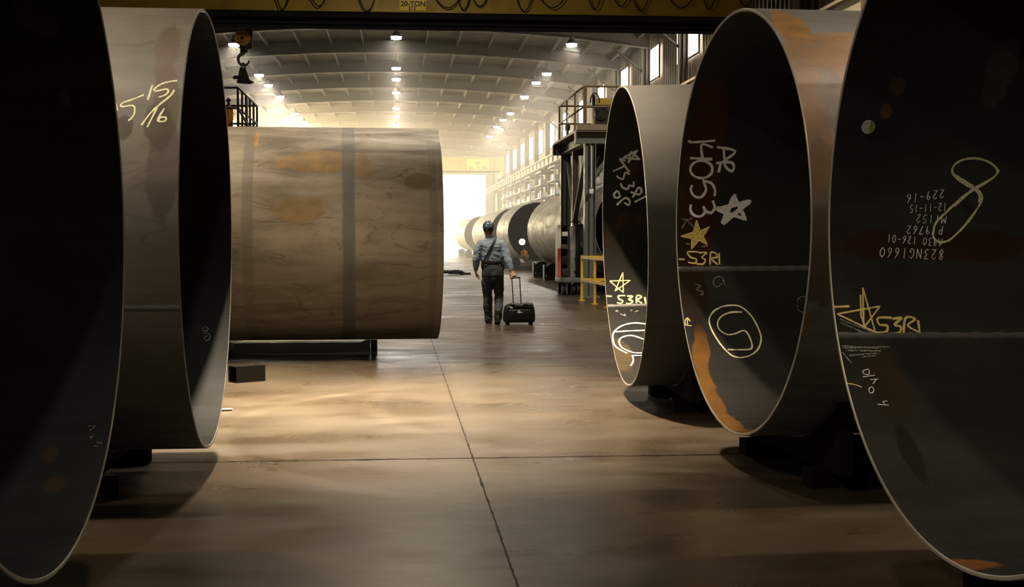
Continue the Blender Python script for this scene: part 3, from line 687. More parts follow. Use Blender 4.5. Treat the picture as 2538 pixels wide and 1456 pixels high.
# ------------------------------------------------------------------ bridge cranes
def text_mesh(txt, size, loc, mat, name, parent=None, rot=(PI/2, 0, 0), ext=.004):
    cu = bpy.data.curves.new(name, 'FONT'); cu.body = txt; cu.size = size; cu.align_x = 'CENTER'; cu.extrude = ext; cu.offset = size*.018
    to = bpy.data.objects.new('tmp_text', cu); COL.objects.link(to); bpy.context.view_layer.update()
    me = bpy.data.meshes.new_from_object(to.evaluated_get(bpy.context.evaluated_depsgraph_get()))
    bpy.data.objects.remove(to); me.name = name; me.materials.clear(); me.materials.append(mat)
    o = bpy.data.objects.new(name, me); COL.objects.link(o); o.location = loc; o.rotation_euler = rot
    if parent is not None: o.parent = parent
    return o
def crane(y, label, near):
    root = thing('bridge_crane', label, 'crane', (0, y, 0))
    XL, XR = -10.1, 10.1
    b = MB(); b.box((0, .35, 8.35), (XR-XL, .7, 1.25)); b.box((0, .35, 7.735), (XR-XL, .8, .03)); b.box((0, .35, 9.0), (XR-XL, .8, .03))
    b.build('box_girder', M['crane_yellow'], root)
    MB().box((0, .36, 7.705), (XR-XL, .86, .03)).build('shade_painted_flange', M['matte_black'], root)  # black strip painted in for the shade under the girder
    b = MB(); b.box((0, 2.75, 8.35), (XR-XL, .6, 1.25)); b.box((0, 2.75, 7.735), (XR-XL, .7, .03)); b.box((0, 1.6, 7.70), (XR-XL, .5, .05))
    b.build('rear_girder', M['matte_black'], root)  # black colour stands for the shade between and under the girders
    for x in (XL+.1, XR-.1):
        e = MB().box((x, 1.55, 7.42), (.4, 4.4, .55), bev=.03).build('end_truck', M['crane_yellow'], root)
        for dy in (-.2, 3.3):
            MB().cyl((x-.06, dy, 7.14), (x+.06, dy, 7.14), .13, seg=20).build('truck_wheel', M['dark_steel'], e)
    return root
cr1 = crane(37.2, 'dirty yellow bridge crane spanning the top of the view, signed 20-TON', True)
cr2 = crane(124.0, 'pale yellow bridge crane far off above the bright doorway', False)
# sign on the near crane
s0 = at(1023, 27, 37.2)
cx = s0.x; b = MB().box((cx, -.012, s0.z+.26), (.74, .02, .52), bev=.009); pl = b.build('capacity_sign', M['sign_yellow'], cr1)
t1 = at(1024, 15.5, 37.2); t2 = at(1021, 25, 37.2)
text_mesh('20-TON', .195, (cx+.01, -.028, t1.z), M['sign_black'], 'sign_lettering', pl); text_mesh('212', .14, (cx-.02, -.028, t2.z), M['sign_black'], 'sign_number', pl)
s1 = at(1190, 410, 124)
pl2 = MB().box((s1.x-.2, -.012, s1.z), (2.0, .02, 1.1)).build('capacity_sign', M['sign_yellow'], cr2)
text_mesh('20-TON', .5, (s1.x-.2, -.03, s1.z-.45), M['sign_black'], 'sign_lettering', pl2); text_mesh('18', .5, (s1.x-.3, -.03, s1.z+.05), M['sign_black'], 'sign_number', pl2)
# cable loops hanging along the near girder
cab = MB(); xs_ = [700, 790, 910, 1110, 1150, 1190, 1300, 1370, 1475, 1540, 1590, 1690, 1760, 1850]
for i, px in enumerate(xs_):
    x0 = at(px, 5, 37.0).x; wd = (.42, .6, .5, .8)[i % 4]; dep = (.75, .55, .7, .8)[(i*3) % 4]; low = at(px, (22, 14, 26, 18)[i % 4], 37.0).z
    pts = [(x0+wd*(t-.5)*2*.6, -.10-.02*math.sin(i), low+dep*(2*t-1)**2) for t in [k/16 for k in range(17)]]
    cab.tube(pts, .018, 6)
cab.build('festoon_cable', M['rubber'], cr1)
rail = MB().box((0, -.1, 8.95), (19.5, .06, .10)); rail.build('cable_track', M['dark_steel'], cr1)
# trolley with hook block
P0 = at(602, 95, 38.5); hx, hz = P0.x, P0.z
tr = MB(); tr.box((hx, 1.4, 8.95), (1.2, 2.2, .3), bev=.03); tr.cyl((hx-.45, 1.3, 9.15), (hx+.45, 1.3, 9.15), .25)
tr.build('hoist_trolley', M['dark_steel'], cr1)
hb = thing('hook_block', 'crane hook block with worn yellow sheave hanging by the left pipes', 'hook block', (hx, 38.5, hz))
sh = MB(); sh.cyl((0, -.10, 0), (0, -.06, 0), .225, seg=32); sh.cyl((0, -.125, 0), (0, -.10, 0), .12, seg=24); sh.build('sheave', paint('worn_yellow_sheave', (.45, .27, .05), (.13, .08, .03), .5, scale=9, amt=.9), hb)
MB().cyl((0, -.145, 0), (0, -.12, 0), .05, seg=16).build('axle_cap', M['dark_steel'], hb)
ck = MB(); ck.box((.09, .02, -.02), (.36, .14, .56), bev=.05); ck.box((.03, 0, -.33), (.20, .12, .16), bev=.03); ck.build('cheek_plate', M['dark_steel'], hb)
hk = MB(); pts = []
for i in range(25):
    t = math.radians(100+250*i/24); pts.append((.02+.155*math.cos(t), 0, -.60+.165*math.sin(t)))
hk.tube([(.03, 0, -.36), (.02, 0, -.41)]+pts, [.05, .05]+[.05-.022*i/24 for i in range(25)], 10); hk.build('hook', paint('grey_hook_steel', (.12, .11, .10), (.05, .05, .045), .4), hb)
for dx in (-.18, .2):
    MB().tube([(dx, 0, .05), (dx, 0, 1.55)], .012, 6).build('wire_rope', M['dark_steel'], hb)
# lifting clamp hanging from the hook
c0_ = at(604, 190, 38.5)
lc = thing('lifting_clamp', 'dark plate-lifting clamp hanging from the crane hook', 'clamp', (c0_.x, 38.5, c0_.z))
z_hook = hz-.60-.165+.04
b = MB(); ring = [(-.015+.05*math.cos(2*PI*i/16), .055*math.sin(2*PI*i/16)*.3, (z_hook-c0_.z)-.10+.13*math.sin(2*PI*i/16)) for i in range(16)]
b.tube(ring, .022, 8, closed=True); b.build('shackle', M['dark_steel'], lc)
b = MB(); b.prism([(-.10, -.06, .24), (.06, -.06, .24), (.13, -.06, .02), (.18, -.06, -.14), (-.18, -.06, -.14), (-.15, -.06, .02)], (0, .12, 0)); b.build('clamp_body', M['dark_steel'], lc)
b = MB(); b.tube([(-.14, 0, -.02), (-.24, 0, -.02), (-.30, 0, -.05)], [.05, .055, .04], 10); b.build('clamp_lever', M['dark_steel'], lc)
b = MB(); b.prism([(-.20, -.05, -.14), (.10, -.05, -.06), (.30, -.05, -.16), (.18, -.05, -.21), (-.18, -.05, -.19)], (0, .10, 0)); b.build('clamp_jaw', M['dark_steel'], lc)

# ------------------------------------------------------------------ lamps in three rows
lampm = thing('high_bay_lamp', None, 'lamp')
b = MB(); b.cyl((0, 0, .10), (0, 0, .32), .24, .10, 24); b.cyl((0, 0, .32), (0, 0, .46), .09, seg=16); b.build('lamp_housing', M['grey_steel'], lampm)
b = MB(); b.cyl((0, 0, .0), (0, 0, .10), .21, .24, 24); b.build('lamp_lens', M['lamp_glow'], lampm)
MB().cyl((0, 0, .46), (0, 0, .80), .02, seg=8).build('hanging_rod', M['dark_steel'], lampm)
ORD = ['nearest', 'second', 'third', 'fourth', 'fifth', 'sixth', 'seventh', 'eighth', 'ninth']
first = True
for row, pts in (('middle', [(982, 97), (982, 173), (982, 200), (982, 233), (982, 272), (982, 292), (982, 312)]),
                 ('right-hand', [(1417, 115), (1355, 187), (1329, 209), (1300, 243), (1265, 284), (1247, 300), (1231, 317), (1213, 341)]),
                 ('left-hand', [(580, 115), (642, 190), (665, 215), (694, 243), (730, 285), (752, 305)])):
    for k, (px, py) in enumerate(pts):
        d = ray(px, py); hzl = 8.55 if row == 'middle' else 8.15
        q = CAM+d*(hzl/d.z)
        o = lampm if first else copy_tree(lampm); first = False
        o.location = (q.x, q.y, q.z)
        o['label'] = '%s lamp of the %s row hanging under the roof' % (ORD[k], row); o['group'] = 'high bay lamps'
        rod = [c_ for c_ in o.children if c_.name.startswith('hanging_rod')][0]
        rod.scale.z = 1.0
        need = arch(q.x)+.60-q.z
        rod.location.z = .46; 
        me = bpy.data.meshes.new('hanging_rod'); r_ = MB().cyl((0, 0, 0), (0, 0, max(.05, need-.46)), .02, seg=8)
        me.from_pydata([tuple(v) for v in r_.v], [], r_.f); me.materials.append(M['dark_steel']); rod.data = me
        down_light(q.x, q.y, q.z-.03, (260+40*k) if row != 'left-hand' else (500+120*k), (1, .9, .74))

# ------------------------------------------------------------------ gantry platforms
def rail_run(pts, h, mid, r=.025, posts=None):
    b = MB()
    for z in (h, mid):
        b.tube([(x, y, z0+z) for x, y, z0 in pts], r, 8)
    for x, y, z0 in (posts or pts): b.cyl((x, y, z0), (x, y, z0+h), r, seg=8)
    return b
ZP = 4.22
g = thing('gantry_platform', 'grey steel gantry with railed walkway standing over the pipe row on the right', 'gantry')
XA, XB, YA, YB = 4.86, 8.2, 33.2, 38.0
def column(x, y, z1, wd=.26):
    b = MB(); b.box((x, y, z1/2), (.02, wd, z1)); b.box((x-wd/2, y, z1/2), (.02, wd, z1)); b.box((x+wd/2, y, z1/2), (.02, wd, z1)); b.box((x, y-.05, z1/2), (wd, .02, z1)); b.box((x, y, .02), (wd+.2, wd+.2, .04))
    return b
for x in (XA, XB):
    for y in (YA, YB): column(x, y, 3.86).build('column', M['grey_steel'], g)
for y in (YA, YB):
    b = MB(); b.box(((XA+XB)/2, y, 4.0), (XB-XA+.7, .03, .28)); b.box(((XA+XB)/2, y, 4.13), (XB-XA+.7, .22, .03)); b.box(((XA+XB)/2, y, 3.875), (XB-XA+.7, .22, .03)); b.box((XA-.36, y, 4.0), (.03, .24, .28)); b.build('cross_beam', M['grey_steel'], g)
for x in (XA, XB):
    b = MB(); b.box((x-.05, (YA+YB)/2, 4.0), (.03, YB-YA, .24)); b.box((x-.05, (YA+YB)/2, 3.89), (.2, YB-YA, .03)); b.build('side_beam', M['tan_steel'], g)
MB().box(((XA+XB)/2, (YA+YB)/2, 4.18), (XB-XA+.7, YB-YA+.3, .06)).build('deck_plate', M['tan_steel'], g)
MB().box(((XA+XB)/2, YA-.16, 4.26), (XB-XA+.7, .015, .14)).build('toe_board', M['tan_steel'], g)
for p0_, p1_ in (((4.84, 33.4, 3.8), (4.88, 36.1, 2.0)), ((4.9, 37.8, 3.8), (4.9, 36.3, 2.2)), ((4.95, 33.2, 3.0), (5.6, 33.2, 3.86))):
    MB().tube([p0_, p1_], .07, 6).build('diagonal_brace', M['grey_steel'], g)
column(4.9, 36.2, 3.86, .14).build('mid_post', M['tan_steel'], g)
x0, x1 = XA-.16, XB+.2
rr_ = rail_run([(x1, YA-.1, ZP), (x0, YA-.1, ZP), (x0, YB+.1, ZP), (x1, YB+.1, ZP)], 1.06, .55, .025, [(x0+.05+1.1*i, YA-.1, ZP) for i in range(4)]+[(x0, YA-.1+(YB-YA+.2)*i/3, ZP) for i in range(4)]+[(x1, YB+.1, ZP), (x1, YA-.1, ZP)])
rr_.build('railing', paint('brown_rail_paint', (.20, .14, .08), (.12, .085, .05), .5), g)
# conduit and box on the near column
b = MB(); b.cyl((XA+.02, YA-.15, 3.8), (XA+.02, YA-.15, 2.75), .015, seg=8); b.box((XA+.02, YA-.17, 2.66), (.11, .06, .12), bev=.01); b.build('conduit_box', M['white'], g)
# dark boom under the deck
b = MB(); b.box((5.9, 35.0, 3.60), (1.4, .5, .5), bev=.05); b.box((5.5, 34.6, 3.45), (.5, .3, .25), (0, .3, 0)); b.build('weld_head_carriage', M['dark_steel'], g)
# equipment on the deck
def deck_item(o, label, cat): return tag(o, label, cat)
pm = at(1490, 290, 34.2)
t = thing('wire_feeder', 'dark wire feeder unit standing on the right gantry deck', 'wire feeder', (pm.x+.05, 34.4, 4.213))
MB().box((.1, 0, .36), (.62, .5, .72), bev=.03).build('feeder_cabinet', M['dark_steel'], t)
b = MB().cyl((-.05, -.27, .50), (-.05, -.31, .50), .18, seg=28); b.build('wire_spool', M['black'], t)
MB().cyl((-.2, .1, .7), (-.2, .1, 1.0), .04, seg=12).build('cable_post', M['black'], t)
b = MB(); pts = [(-.2+.12*math.cos(a), -.1, .78+.25*math.sin(a)) for a in [PI*i/10 for i in range(11)]]; b.tube(pts, .018, 6); b.build('looped_cable', M['rubber'], t)
pm2 = at(1500, 265, 34.6)
t = thing('flux_hopper', 'yellow hopper box on top of the right gantry behind the rails', 'hopper', (pm2.x+.25, 35.2, 4.213))
MB().box((0, 0, .75), (.8, .6, .45), bev=.03).build('hopper_box', M['crane_yellow'], t)
for sx in (-.35, .35):
    for sy in (-.25, .25): MB().box((sx, sy, .27), (.05, .05, .54)).build('leg', M['crane_yellow'], t)
MB().box((-.45, -.1, .5), (.12, .4, .5), bev=.02).build('yellow_guard', M['yellow_rail'], t)
# lamp / camera head on the far rail corner
ph = at(1396, 318, 38.0); tag(MB().box((ph.x+.10, 37.82, ph.z), (.13, .16, .16), bev=.02).cyl((ph.x+.10, 37.87, ph.z-.07), (ph.x+.10, 37.87, 4.213), .03, seg=10).cyl((ph.x+.05, 37.72, ph.z-.02), (ph.x+.16, 37.72, ph.z+.03), .03, seg=8).build('floodlight', M['black']), 'small black floodlight on a post at the far corner of the right gantry railing', 'floodlight')

# left gantry, seen above the tan pipe
g2 = thing('gantry_platform', 'dark railed platform seen above the long tan pipe on the left', 'gantry')
XL_, YA2, YB2 = at(637, 290, 40.9).x, 36.0, 40.9
ZP2 = at(600, 321, 36).z
MB().box((XL_-1.9, (YA2+YB2)/2, ZP2-.05), (4.0, YB2-YA2+.2, .1)).build('deck_plate', M['dark_steel'], g2)
for x in (XL_-.1, XL_-3.7):
    for y in (YA2, YB2): column(x, y, ZP2-.1).build('column', M['dark_steel'], g2)
posts = [(XL_, YA2+(YB2-YA2)*i/5, ZP2) for i in range(6)]+[(XL_-.9*i, YA2, ZP2) for i in range(5)]+[(XL_-.9*i, YB2, ZP2) for i in range(5)]
rr_ = rail_run([(XL_-3.8, YA2, ZP2), (XL_, YA2, ZP2), (XL_, YB2, ZP2), (XL_-3.8, YB2, ZP2)], 1.10, .56, .03, posts)
rr_.box((XL_, YA2+2.1, ZP2+.55), (.05, .3, 1.1)); rr_.tube([(XL_, YA2+.1, ZP2+.55), (XL_, YB2-.3, ZP2+.08)], .03, 6)
rr_.build('railing', M['dark_steel'], g2)
pt = at(567, 300, 37.0)
t = thing('gas_cylinder', 'orange gas cylinder standing on the left railed platform', 'cylinder', (pt.x, 37.0, ZP2+.004))
b = MB(); b.cyl((0, 0, 0), (0, 0, .62), .12, seg=20); b.cyl((0, 0, .62), (0, 0, .72), .12, .05, 20); b.build('cylinder_body', M['orange'], t)
b = MB(); b.cyl((0, 0, .72), (0, 0, .92), .035, seg=12); b.box((0, 0, .86), (.14, .05, .05)); b.build('valve', M['black'], t)
t = thing('tool_box', 'small dark tool box on the left railed platform deck', 'box', (pt.x+.5, 37.3, ZP2+.004))
MB().box((0, 0, .09), (.5, .3, .18), bev=.02).build('box_body', M['dark_steel'], t); MB().tube([(-.12, 0, .18), (-.1, 0, .25), (.1, 0, .25), (.12, 0, .18)], .012, 6).build('handle', M['black'], t)

# ------------------------------------------------------------------ control cabinets on a trolley beside the gantry
Yc = 35.0
base = thing('equipment_trolley', 'low dark wheeled trolley carrying the electrical cabinets by the grey gantry', 'trolley')
xa, xb = at(1385, 700, Yc).x, at(1442, 700, Yc).x
zb = at(1400, 688, Yc).z
MB().box(((xa+xb)/2, Yc+.2, zb-.06), (xb-xa, 1.3, .12), bev=.01).build('trolley_frame', M['grey_steel'], base)
for x in (xa+.1, xa+.35, xb-.1):
    for y in (Yc-.25, Yc+.6): MB().cyl((x-.05, y, .14), (x+.05, y, .14), .14, seg=20).build('wheel', M['rubber'], base)
for x in (xa+.1, xb-.1):
    for y in (Yc-.25, Yc+.6): MB().box((x, y, (zb-.12+.14)/2), (.05, .06, max(.02, zb-.26)+.1)).build('wheel_bracket', M['dark_steel'], base)
zt = at(1400, 557, Yc).z
# red and white welding rack
xr0, xr1 = at(1380, 600, Yc).x, at(1409, 600, Yc).x
t = thing('welding_rack', 'open rack of welding units with a red and white side panel on the trolley', 'rack')
hh = zt-zb-.02; zc_ = zb+hh/2
MB().box((xr0+.05, Yc+.1, zb+.78*hh), (.09, .5, .44*hh)).build('white_side_panel', M['white'], t)
MB().box((xr0+.05, Yc+.1, zb+.28*hh), (.09, .5, .56*hh)).build('red_side_panel', M['red'], t)
b = MB(); b.box(((xr0+xr1)/2+.05, Yc+.33, zc_), (xr1-xr0-.1, .04, hh))
for k in range(5): b.box(((xr0+xr1)/2+.05, Yc+.1, zb+.02+hh*k/4.1), (xr1-xr0-.1, .45, .03))
b.build('rack_frame', M['black'], t)
for k, mm in enumerate((M['dark_steel'], M['black'], M['tan_steel'], M['white'])):
    MB().box(((xr0+xr1)/2+.05, Yc+.06, zb+.02+hh*k/4.1+.12), (xr1-xr0-.16, .34, .19 if k < 2 else .12), bev=.01).build('power_unit', mm, t)
# silver-edged black cabinet
xs0, xs1 = at(1410, 600, Yc).x, at(1447, 600, Yc).x
t = thing('control_cabinet', 'tall black control cabinet with a bright metal edge beside the grey column', 'cabinet')
z1_ = at(1430, 556, Yc).z; z0_ = zb+.005
MB().box(((xs0+xs1)/2+.05, Yc+.1, (z0_+z1_)/2), (xs1-xs0-.1, .5, z1_-z0_), bev=.02).build('cabinet_body', M['black'], t)
MB().box((xs0+.09, Yc-.10, (z0_+z1_)/2-.02), (.13, .12, z1_-z0_-.06), bev=.01).build('metal_edge', M['silver'], t)
d = MB().box(((xs0+xs1)/2+.11, Yc-.165, zb+.72*hh), (xs1-xs0-.26, .03, .5*hh), bev=.01).build('door', M['black'], t)
MB().box((xs1-.08, Yc-.19, zb+.62*hh), (.02, .03, .12)).build('handle', M['silver'], d)
MB().box(((xs0+xs1)/2+.13, Yc-.17, zb+.43*hh), (xs1-xs0-.3, .02, .03)).build('door_sill', M['silver'], t)
b = MB(); q0 = Vector(((xs0+xs1)/2, Yc+.05, z1_)); b.tube([q0+Vector((.15*math.cos(a)-.02, 0, .10*math.sin(a)-.01)) for a in [PI*i/12 for i in range(13)]], .014, 6); b.build('top_cable', M['rubber'], t)
pg = at(1452, 605, Yc-.15); b = MB(); b.cyl((pg.x-.06, Yc-.2, pg.z), (pg.x-.06, Yc+.05, pg.z), .10, seg=20); b.build('cable_reel', M['rubber'], t)
MB().tube([at(1425, 640, Yc-.18), at(1432, 665, Yc-.18), at(1436, 680, Yc-.18), at(1428, 683, Yc-.18), at(1424, 672, Yc-.18)], .014, 6).build('hanging_cable', M['rubber'], t)

# ------------------------------------------------------------------ yellow guard rail
f0 = atz(1442, 746, 0); f1 = atz(1474, 755, 0)
dirv = (f1-f0); far_ = f0+dirv*1.9; side = Vector((f0.x+.95, f0.y+.1, 0)); 
t = thing('guard_rail', 'yellow tubular guard rail on the floor in front of the grey column', 'railing')
for p in (f0, f1, far_, side): MB().box((p.x, p.y, .525), (.055, .055, 1.05)).build('post', M['yellow_rail'], t)
for p in (f0, f1, far_, side): MB().box((p.x, p.y, .01), (.14, .14, .02)).build('foot_plate', M['yellow_rail'], t)
for z in (1.04, .50):
    b = MB()
    for pa, pb in ((f0, far_), (f0, side)):
        dd = pb-pa; ang = math.atan2(dd.y, dd.x); b.box(((pa.x+pb.x)/2, (pa.y+pb.y)/2, z), (dd.length+.05, .05, .07), (0, 0, ang))
    b.build('rail', M['yellow_rail'], t)

# ------------------------------------------------------------------ roller stands under the pipe row
rs = thing('roller_stand', None, 'roller stand')
b = MB(); b.box((0, 0, .06), (2.4, .5, .12)); b.box((-.95, 0, .2), (.3, .4, .2)); b.box((.95, 0, .2), (.3, .4, .2)); b.build('base_frame', M['dark_steel'], rs)
for sx in (-1, 1):
    for dy in (-.13, .13): MB().cyl((sx*.9, dy-.1, .345), (sx*.9, dy+.1, .345), .255, seg=28).build('roller_tyre', M['rubber'], rs)
    MB().box((sx*1.18, 0, .3), (.06, .5, .5)).build('bearing_plate', M['dark_steel'], rs)
def roller_z():
    return 1.77-math.sqrt((R_OUT+.255)**2-.9**2)
dz = roller_z()-.345
sp = (((6.45, 37.5), 'roller stand under the near end of the long glossy pipe'), ((6.45, 47.0), 'roller stand under the middle of the long glossy pipe'), ((6.45, 50.7), 'roller stand with dark tyres under the far end of the long glossy pipe'),
      ((6.45, 62.0), 'roller stand below the pipe holding a round lamp'), ((6.45, 66.0), 'roller stand under the far end of the second pipe of the row'), ((6.45, 74.0), 'roller stand under the near end of the third pipe of the row'), ((6.45, 86.0), 'roller stand under the far end of the third pipe of the row'), ((6.45, 101.0), 'roller stand under the near end of the farthest pipe'), ((6.45, 111.0), 'roller stand under the far end of the farthest pipe'))
for i, ((x, y), lab) in enumerate(sp):
    o = rs if i == 0 else copy_tree(rs); o.location = (x, y, 0); o['label'] = lab; o['group'] = 'roller stands under the pipe row'
# round work lamp in the second pipe and small coloured boxes
pl_ = at(1294, 600, 60.9)
t = thing('work_lamp', 'round white work lamp on a stem inside the second pipe of the row', 'lamp', (pl_.x, 60.9, 0))
zl = pl_.z; th_ = math.asin(min(.99, (6.45-pl_.x)/R_IN)); zfl = 1.77-math.sqrt(R_IN**2-(pl_.x-6.45)**2)
b = MB(); b.tube([(.11*math.cos(2*PI*i/24), 0, zl+.11*math.sin(2*PI*i/24)) for i in range(24)], .035, 8, closed=True); b.build('ring_tube', M['work_glow'], t)
MB().cyl((0, .03, zl-.12), (.1, .1, zfl-.0), .02, seg=8).build('stem', M['dark_steel'], t)
MB().cyl((0, .05, zl), (0, .10, zl), .08, seg=16).build('reflector', M['silver'], t)
for k_, (px, py, mm, lab, sz) in enumerate(((1300, 625, M['orange'], 'small orange box on the lower lip of the second pipe of the row', .30), (1309, 633, M['tan_steel'], 'small pinkish box next to the orange box in the second pipe', .22))):
    q = at(px, py, 61.0); yb_ = 61.3+.45*k_; zf = 1.772-math.sqrt(max(.01, R_IN**2-(q.x-sz/2-6.45)**2))
    tag(MB().box((q.x, yb_, zf+sz*.45+.002), (sz, .3, sz*.9), bev=.02).box((q.x, yb_, zf+sz*.98), (sz*.4, .1, sz*.2)).build('supply_box', mm), lab, 'box')

# ------------------------------------------------------------------ racking along the right wall
rk = thing('storage_rack', None, 'rack')
for y in (-1.8, 1.8):
    for x in (0, .9): MB().box((x, y, 2.9), (.09, .09, 5.8)).build('upright', M['rack'], rk)
for z in (2.9, 4.15, 5.0, 5.85): MB().box((.45, 0, z-.05), (1.0, 3.7, .08)).build('shelf', M['rack'], rk)
SIDE = ['nearest', 'second', 'third', 'fourth', 'fifth', 'sixth', 'seventh', 'eighth', 'ninth', 'tenth', 'eleventh', 'twelfth']
bins = MB().box((0, 0, .17), (.5, .6, .34), bev=.03).build('storage_bin', M['white'])
nb = 0
for i in range(9):
    o = rk if i == 0 else copy_tree(rk); o.location = (9.45, 58.3+7.37*i, 0); o['label'] = '%s grey shelving bay along the right wall behind the pipe row' % SIDE[i]; o['group'] = 'shelving bays along the right wall'
    for j, (dy, z) in enumerate(((-.9, 4.14), (.7, 4.14), (.1, 4.99))):
        q = bins if nb == 0 else bins.copy()
        if nb: COL.objects.link(q)
        nb += 1; q.location = (9.75, 58.3+7.37*i+dy, z+.004)
        tag(q, 'pale storage bin on the %s shelving bay, %s' % (SIDE[i], ('lower shelf, nearer end', 'lower shelf, farther end', 'upper shelf')[j]), 'bin', 'pale storage bins on the wall shelving')

# cable heap on the floor far along the aisle
q0 = atz(1120, 681, 0); b = MB(); pts = []
for i in range(60):
    a = i*.55; r = .22+.10*math.sin(i*.9); pts.append((q0.x+r*math.cos(a)*1.4+.12*math.sin(i*.3), q0.y+r*math.sin(a), .035+.0022*i))
b.tube(pts, .03, 8); b.tube([(q0.x-.5, q0.y-.1, .03), (q0.x-.9, q0.y, .03), (q0.x-1.4, q0.y+.2, .03)], .03, 8); b.tube([(q0.x+.35, q0.y, .05), (q0.x+.6, q0.y-.1, .03), (q0.x+.75, q0.y, .03)], .05, 8)
tag(b.build('cable_heap', M['rubber']), 'black cable heaped on the floor in front of the bright doorway', 'cable')

# ------------------------------------------------------------------ person walking away with a rolling bag
YP = 23.2
def P(px, py, dy=0.0): return at(px, py, YP+dy)
def remesh(mb, name, mat, voxel, parent=None, smooth=4, wr=0.0, wscale=9, seed=0.0, paint_fn=None):
    me = bpy.data.meshes.new('tmp'); me.from_pydata([tuple(v) for v in mb.v], [], mb.f)
    bm = bmesh.new(); bm.from_mesh(me); bmesh.ops.recalc_face_normals(bm, faces=bm.faces); bm.to_mesh(me); bm.free()
    o = bpy.data.objects.new('tmp', me); COL.objects.link(o)
    m = o.modifiers.new('r', 'REMESH'); m.mode = 'VOXEL'; m.voxel_size = voxel
    if smooth: s_ = o.modifiers.new('s', 'SMOOTH'); s_.iterations = smooth; s_.factor = .5
    bpy.context.view_layer.update()
    me2 = bpy.data.meshes.new_from_object(o.evaluated_get(bpy.context.evaluated_depsgraph_get()))
    bpy.data.objects.remove(o); me2.name = name
    if wr:
        ns = [v.normal.copy() for v in me2.vertices]
        for v, nv in zip(me2.vertices, ns):
            c_ = v.co; k = noise.noise(Vector((c_.x*wscale, c_.y*wscale, c_.z*wscale*1.9+seed)))+.5*noise.noise(Vector((c_.x*wscale*2, c_.y*wscale*2, c_.z*wscale*4.5+seed)))
            v.co = c_+nv*k*wr
    me2.materials.clear()
    for mm in (mat if isinstance(mat, (list, tuple)) else [mat]): me2.materials.append(mm)
    for p in me2.polygons: p.use_smooth = True
    r = bpy.data.objects.new(name, me2); COL.objects.link(r)
    if parent is not None: r.parent = parent
    return r
def limb(mb, pts, radii, seg=18):
    """tapering limb with round ends through joints"""
    pts = [Vector(p) for p in pts]; rings = []
    P2 = []; R2_ = []
    for i in range(len(pts)-1):
        k = 5
        for j in range(k):
            t = j/k; s_ = t*t*(3-2*t); P2.append(pts[i].lerp(pts[i+1], t)); R2_.append(radii[i]+(radii[i+1]-radii[i])*s_)
    P2.append(pts[-1]); R2_.append(radii[-1])
    d0 = (P2[0]-P2[1]).normalized(); d1 = (P2[-1]-P2[-2]).normalized()
    pp = [P2[0]+d0*R2_[0]*.95, P2[0]+d0*R2_[0]*.6]+P2+[P2[-1]+d1*R2_[-1]*.6, P2[-1]+d1*R2_[-1]*.95]
    rr = [R2_[0]*.2, R2_[0]*.75]+R2_+[R2_[-1]*.75, R2_[-1]*.2]
    mb.tube(pp, rr, seg)
def rings_at(data, cx, cy):
    return [((cx+dx, cy+dy, z), (rx, 0, 0), (0, ry, 0)) for z, dx, dy, rx, ry in data]
ox, oy = P(1217, 803).x, YP
mpx = YP/FPX            # metres per pixel at the person
def Z(py): return P(1217, py).z
def X(px, py=680): return P(px, py).x
# joints (left/right as seen in the photo)
shL, elL, wrL = P(1190, 604), P(1180.5, 643, -.02), P(1179, 671, .07)
shR, elR, wrR = P(1246, 606), P(1259, 645, -.10), P(1269, 674, -.17)
hipL, knL, anL = P(1208, 697), P(1208.5, 733, .04), P(1212, 790, .06)
hipR, knR, anR = P(1234, 697), P(1237, 733, .05), P(1234, 786, -.22)
neck = P(1213.5, 584); headc = P(1210, 569, -.0)
body = MB()
body.loft(rings_at([(Z(693), X(1221)-ox, 0, .10, .09), (Z(686), X(1221)-ox, 0, .160, .11), (Z(670), X(1221)-ox, 0, .17, .11), (Z(650), X(1220)-ox, 0, .155, .10), (Z(630), X(1219)-ox, 0, .16, .10), (Z(612), X(1218)-ox, 0, .18, .105), (Z(602), X(1217)-ox, 0, .165, .09), (Z(595), X(1216)-ox, 0, .09, .07)], ox, oy))
limb(body, [P(1215, 600), neck, P(1211, 574)], [.066, .060, .060])
# head: skull, jaw, nose, ears
hz0 = headc.z; hy = headc.y
body.loft([((headc.x+.004*0, hy+dy, hz0+dz), (rx, 0, 0), (0, ry, 0)) for dz, dy, rx, ry in ((-.125, .045, .028, .03), (-.11, .045, .048, .052), (-.08, .03, .062, .075), (-.04, .01, .072, .092), (.0, .0, .077, .099), (.04, -.005, .077, .098), (.08, -.005, .066, .084), (.105, -.005, .04, .052), (.113, -.005, .012, .015))], seg=24)
body.loft([((headc.x, hy+.09+d_, hz0-.02-.02*k), (r_, 0, 0), (0, .012, .01)) for k, (d_, r_) in enumerate(((.0, .010), (.018, .014), (.012, .017)))], seg=10)
for sx in (-1, 1):
    body.loft([((headc.x+sx*(.072+.006*k), hy-.005, hz0-.005), (0, .018+.004*(k == 1), .004), (0, -.004, .030+.004*(k == 1))) for k in range(3)], seg=14)
limb(body, [shL, elL, wrL], [.056, .043, .030]); limb(body, [shR, elR, wrR], [.056, .043, .030])
limb(body, [hipL, knL, P(1210, 757, .01), anL], [.088, .058, .055, .038]); limb(body, [hipR, knR, P(1236, 757, -.05), anR], [.088, .058, .055, .038])
# feet inside the boots
limb(body, [anL+Vector((0, -.02, -.03)), anL+Vector((0, .14, -.055))], [.038, .032]); limb(body, [anR+Vector((0, -.02, -.03)), anR+Vector((0, .13, -.075))], [.038, .032])
